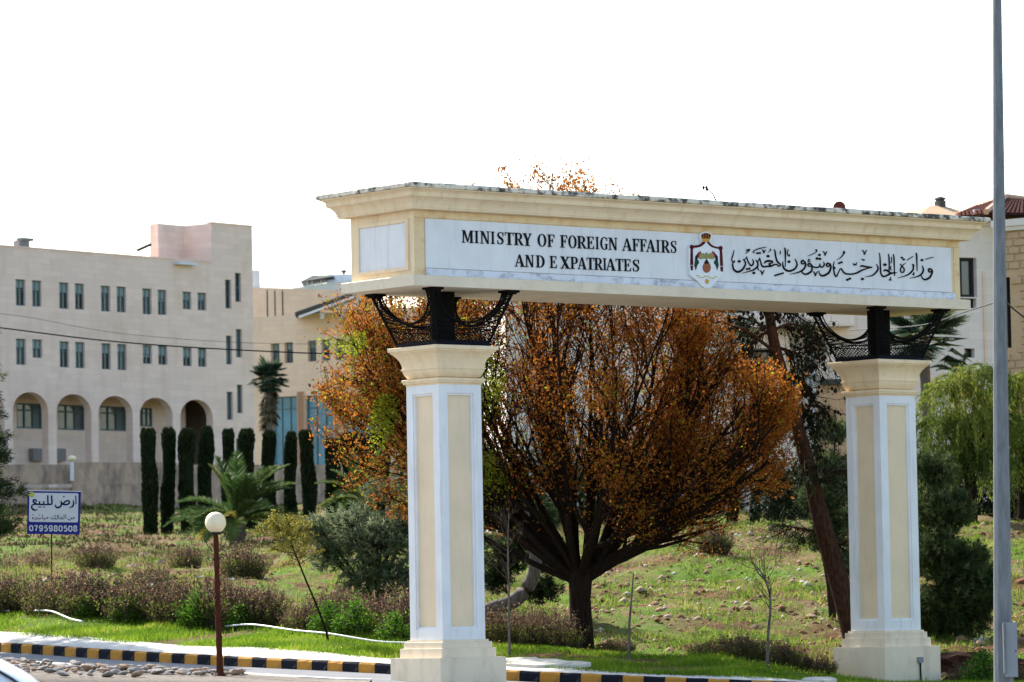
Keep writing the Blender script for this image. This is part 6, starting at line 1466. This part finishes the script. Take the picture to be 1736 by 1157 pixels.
# small stones nobody could count
n = 17000; pxr = RNG.uniform(-150, 1900, n); tr_ = np.where(RNG.random(n) < .8, RNG.uniform(8, 60, n), RNG.uniform(60, 110, n))
keep = (wob(pxr / 60, tr_ / 4, 1, 21) + .9 * ((pxr > 950) & (tr_ < 60)) > .35); pxr, tr_ = pxr[keep], tr_[keep]; n = len(pxr)
dr = kerb_d(pxr) + tr_; C = np.stack([(pxr - 877) / FPX * dr, dr, ground_z(pxr, dr)], 1)
oct_ = np.array([[1, 0, 0], [-1, 0, 0], [0, 1, 0], [0, -1, 0], [0, 0, 1], [0, 0, -1.]]); of = np.array([[0, 2, 4], [2, 1, 4], [1, 3, 4], [3, 0, 4], [2, 0, 5], [1, 2, 5], [3, 1, 5], [0, 3, 5]])
sz = RNG.gamma(1.8, .022, n) + .016; V = C[:, None, :] + oct_[None] * sz[:, None, None] * RNG.uniform(.55, 1.25, (n, 6, 1)) * np.array([1.2, 1, .75])
m, nt, bs = new_mat('field_stones'); a_ = nd(nt, 'ShaderNodeAttribute', attribute_name='tint'); nt.links.new(ramp(nt, a_.outputs['Fac'], [(0, (.16, .065, .035)), (.4, (.30, .18, .11)), (.75, (.38, .29, .21)), (1, (.50, .43, .35))]), bs.inputs['Base Color']); bs.inputs['Roughness'].default_value = .95; bs.inputs['Specular IOR Level'].default_value = .1; M['field_stones'] = m
stuff(np_mesh('field_stones', V.reshape(-1, 3), (np.arange(n)[:, None, None] * 6 + of[None]).reshape(-1, 3), 'field_stones', tint=np.repeat(RNG.random(n) ** 2.2, 8)), 'small stones and clods scattered over the field', 'stones')
# litter
lit = [(1640, 958, 118, 12, 'white plastic bag caught on the slope right of the column', 'white'), (1652, 957, 118, 8, 'pale blue plastic bag beside the white one', 'blue'), (340, 952, 127, 6, 'small white plastic bag beside the globe lamp', 'white'), (392, 952, 127, 6, 'small pale bag right of the globe lamp post', 'white'),
       (256, 974, 118, 10, 'white paper scrap on the field left of the globe lamp', 'white'), (482, 955, 124, 5, 'white scrap under the yellowish sapling', 'white'), (1360, 977, 118, 6, 'small white litter left of the leaning pine', 'white')]
M['bag_blue'] = plain('bag_blue', (.25, .48, .55), .4)
for x, y, d, hwpx, lab, c_ in lit:
    me = rock_mesh('plastic_bag', 'plastic' if c_ == 'white' else 'bag_blue', int(x), .6, 2, .9); o = bpy.data.objects.new('plastic_bag', me); pp = at(x, y, d); s_ = hwpx * d / FPX
    o.location = (pp.x, d, float(world_gz(np.array(pp.x), np.array(d))) + s_ * .35); o.scale = (s_, s_ * .7, s_ * .8); link(o); tag(o, lab, 'plastic bag', 'litter in the field')
# irrigation hoses on the roadside grass
def hose(lab, pts):
    P_ = [gpt(x, kerb_d(x) + t_, .09 + .05 * ((i_ % 2))) for i_, (x, t_) in enumerate(pts)]; b = MB(); b.tube(spline(P_, 6), .022, 6); tag(b.build('irrigation_hose', 'plastic', smooth=True), lab, 'hose', 'white irrigation hoses')
hose('white hose curving out of the grass under the blue sign', [(60, 6.0), (90, 5.6), (120, 4.9), (142, 4.2)])
hose('short white hose end at the left edge', [(-60, 6.9), (-20, 6.6), (18, 6.3)])
hose('long white hose along the shrubs between globe lamp and left column', [(384, 6.5), (430, 6.2), (500, 5.4), (560, 5.0), (640, 4.8), (700, 4.8)])
# broken slabs by the pavement
for x, t_, w_, lab in ((905, 1.4, .75, 'broken tilted paving slab behind the kerb right of the left column'), (955, 1.6, .55, 'second broken slab lying further right by the tree'), (880, 2.0, .45, 'small broken slab nearest the left column'), (1385, .9, .36, 'grey concrete cover at the foot of the right column')):
    b = MB(); r = random.Random(int(x)); poly = [(w_ * math.cos(a + r.uniform(-.3, .3)), w_ * .8 * math.sin(a + r.uniform(-.3, .3))) for a in np.linspace(0, 5.4, 7)]
    n_ = len(poly); b.v = [(x_, y_, .05 + .1 * y_) for x_, y_ in poly] + [(x_, y_, -.03 + .1 * y_) for x_, y_ in poly]; b.f = [tuple(range(n_)), tuple(range(n_, 2 * n_))[::-1]] + [(i_, n_ + i_, n_ + (i_ + 1) % n_, (i_ + 1) % n_) for i_ in range(n_)]
    b.f = [f[::-1] if i_ > 1 else f for i_, f in enumerate(b.f)]
    o = b.build('broken_slab', 'concrete', None, loc=gpt(x, kerb_d(x) + t_, .03)); tag(o, lab, 'slab', 'loose slabs by the kerb')
# parked car, only a corner of it in the frame
M['car_white'] = plain('car_paint', (.75, .76, .78), .25, var=.03); M['tyre'] = plain('tyre', (.02, .02, .02), .85); M['lens'] = glass('lamp_lens', (.3, .3, .3)); M['trim'] = plain('car_trim', (.02, .02, .025), .4)
Dc = 40.0; k = Dc / FPX; tip = at(58, 1160, Dc)
gzc = float(road_z(np.array(0.), np.array(Dc)))
car = thing('parked_car', 'white car in the bottom left corner, only its bonnet corner in view', 'car', (tip.x - 2.2, Dc, gzc))
hh = tip.z - gzc
top = [(-2.2, .55), (-2.15, .95), (-1.7, 1.02), (-1.2, 1.40), (-.3, 1.48), (.45, 1.44), (1.15, 1.04), (1.62, hh + .30), (1.85, hh + .22), (2.08, hh + .09), (2.22, hh - .03), (2.33, hh - .2), (2.36, .5), (2.3, .25)]
def body_ring(y, inset):
    return [(x * (1 - inset * .12), y, z - inset * (.10 if z > 1.1 else .04)) for x, z in top] + [(x * (1 - inset * .12), y, .22) for x in (1.7, 1.1, -1.0, -1.7, -2.15)]
b = MB(); rings = [body_ring(y, i_) for y, i_ in ((-.88, 1), (-.84, .35), (-.6, 0), (0, -.15), (.6, 0), (.84, .35), (.88, 1))]; n_ = len(rings[0])
for q in rings: b.v += q
for i_ in range(len(rings) - 1):
    for k_ in range(n_): b.f.append((i_ * n_ + k_, (i_ + 1) * n_ + k_, (i_ + 1) * n_ + (k_ + 1) % n_, i_ * n_ + (k_ + 1) % n_))
b.f += [tuple(range(n_)), tuple(range((len(rings) - 1) * n_, len(rings) * n_))[::-1]]
b.build('body', 'car_white', car, smooth=True)
for x in (-1.4, 1.45):
    for y in (-.82, .82):
        b = MB(); b.tube([(x, y - .1, .32), (x, y + .1, .32)], .32, 20); w_ = b.build('wheel', 'tyre', car)
        b = MB(); b.tube([(x, y - .112, .32), (x, y + .112, .32)], .2, 14); b.build('rim', 'galv_box', w_)
for y in (-.9, .9):
    b = MB(); b.prism([(-1.15, 1.02), (-.95, 1.34), (.35, 1.38), (.95, 1.05)], y - .01, y + .01); b.build('side_window', 'pane_dark', car)
for y in (-.62, .62):
    b = MB(); b.box(2.26, 2.36, y - .18, y + .18, .55, .68); b.build('headlight', 'lens', car)
b = MB(); b.tube(spline([(1.2, -.80, 1.04), (1.62, -.80, hh + .27), (1.85, -.79, hh + .195), (2.08, -.78, hh + .062), (2.22, -.76, hh - .05)], 5), .016, 6); b.build('bonnet_gap', 'trim', car)
# dark soil heaps right of the right column
m = paint('dark_soil', (.055, .024, .014), (.02, .010, .007), .8, (3, 3, 3), rough=1, stain_range=(.4, .6), bmp=.9); M['dark_soil'] = m
for x, t_, sx, sz, lab in ((1618, 9.5, 1.0, .62, 'dark red-brown soil heap between right column and street pole'), (1735, 8.5, 1.0, .75, 'dark soil heap right of the street pole'), (1660, 7.0, .9, .62, 'low soil heap at the foot of the street pole')):
    me = rock_mesh('soil_heap', 'dark_soil', int(x) + 3, .6, 3, .55); o = bpy.data.objects.new('soil_heap', me); o.location = gpt(x, float(kerb_d(np.array(x))) + t_, .0); o.scale = (sx, .8, sz); link(o); tag(o, lab, 'soil heap', 'soil heaps')
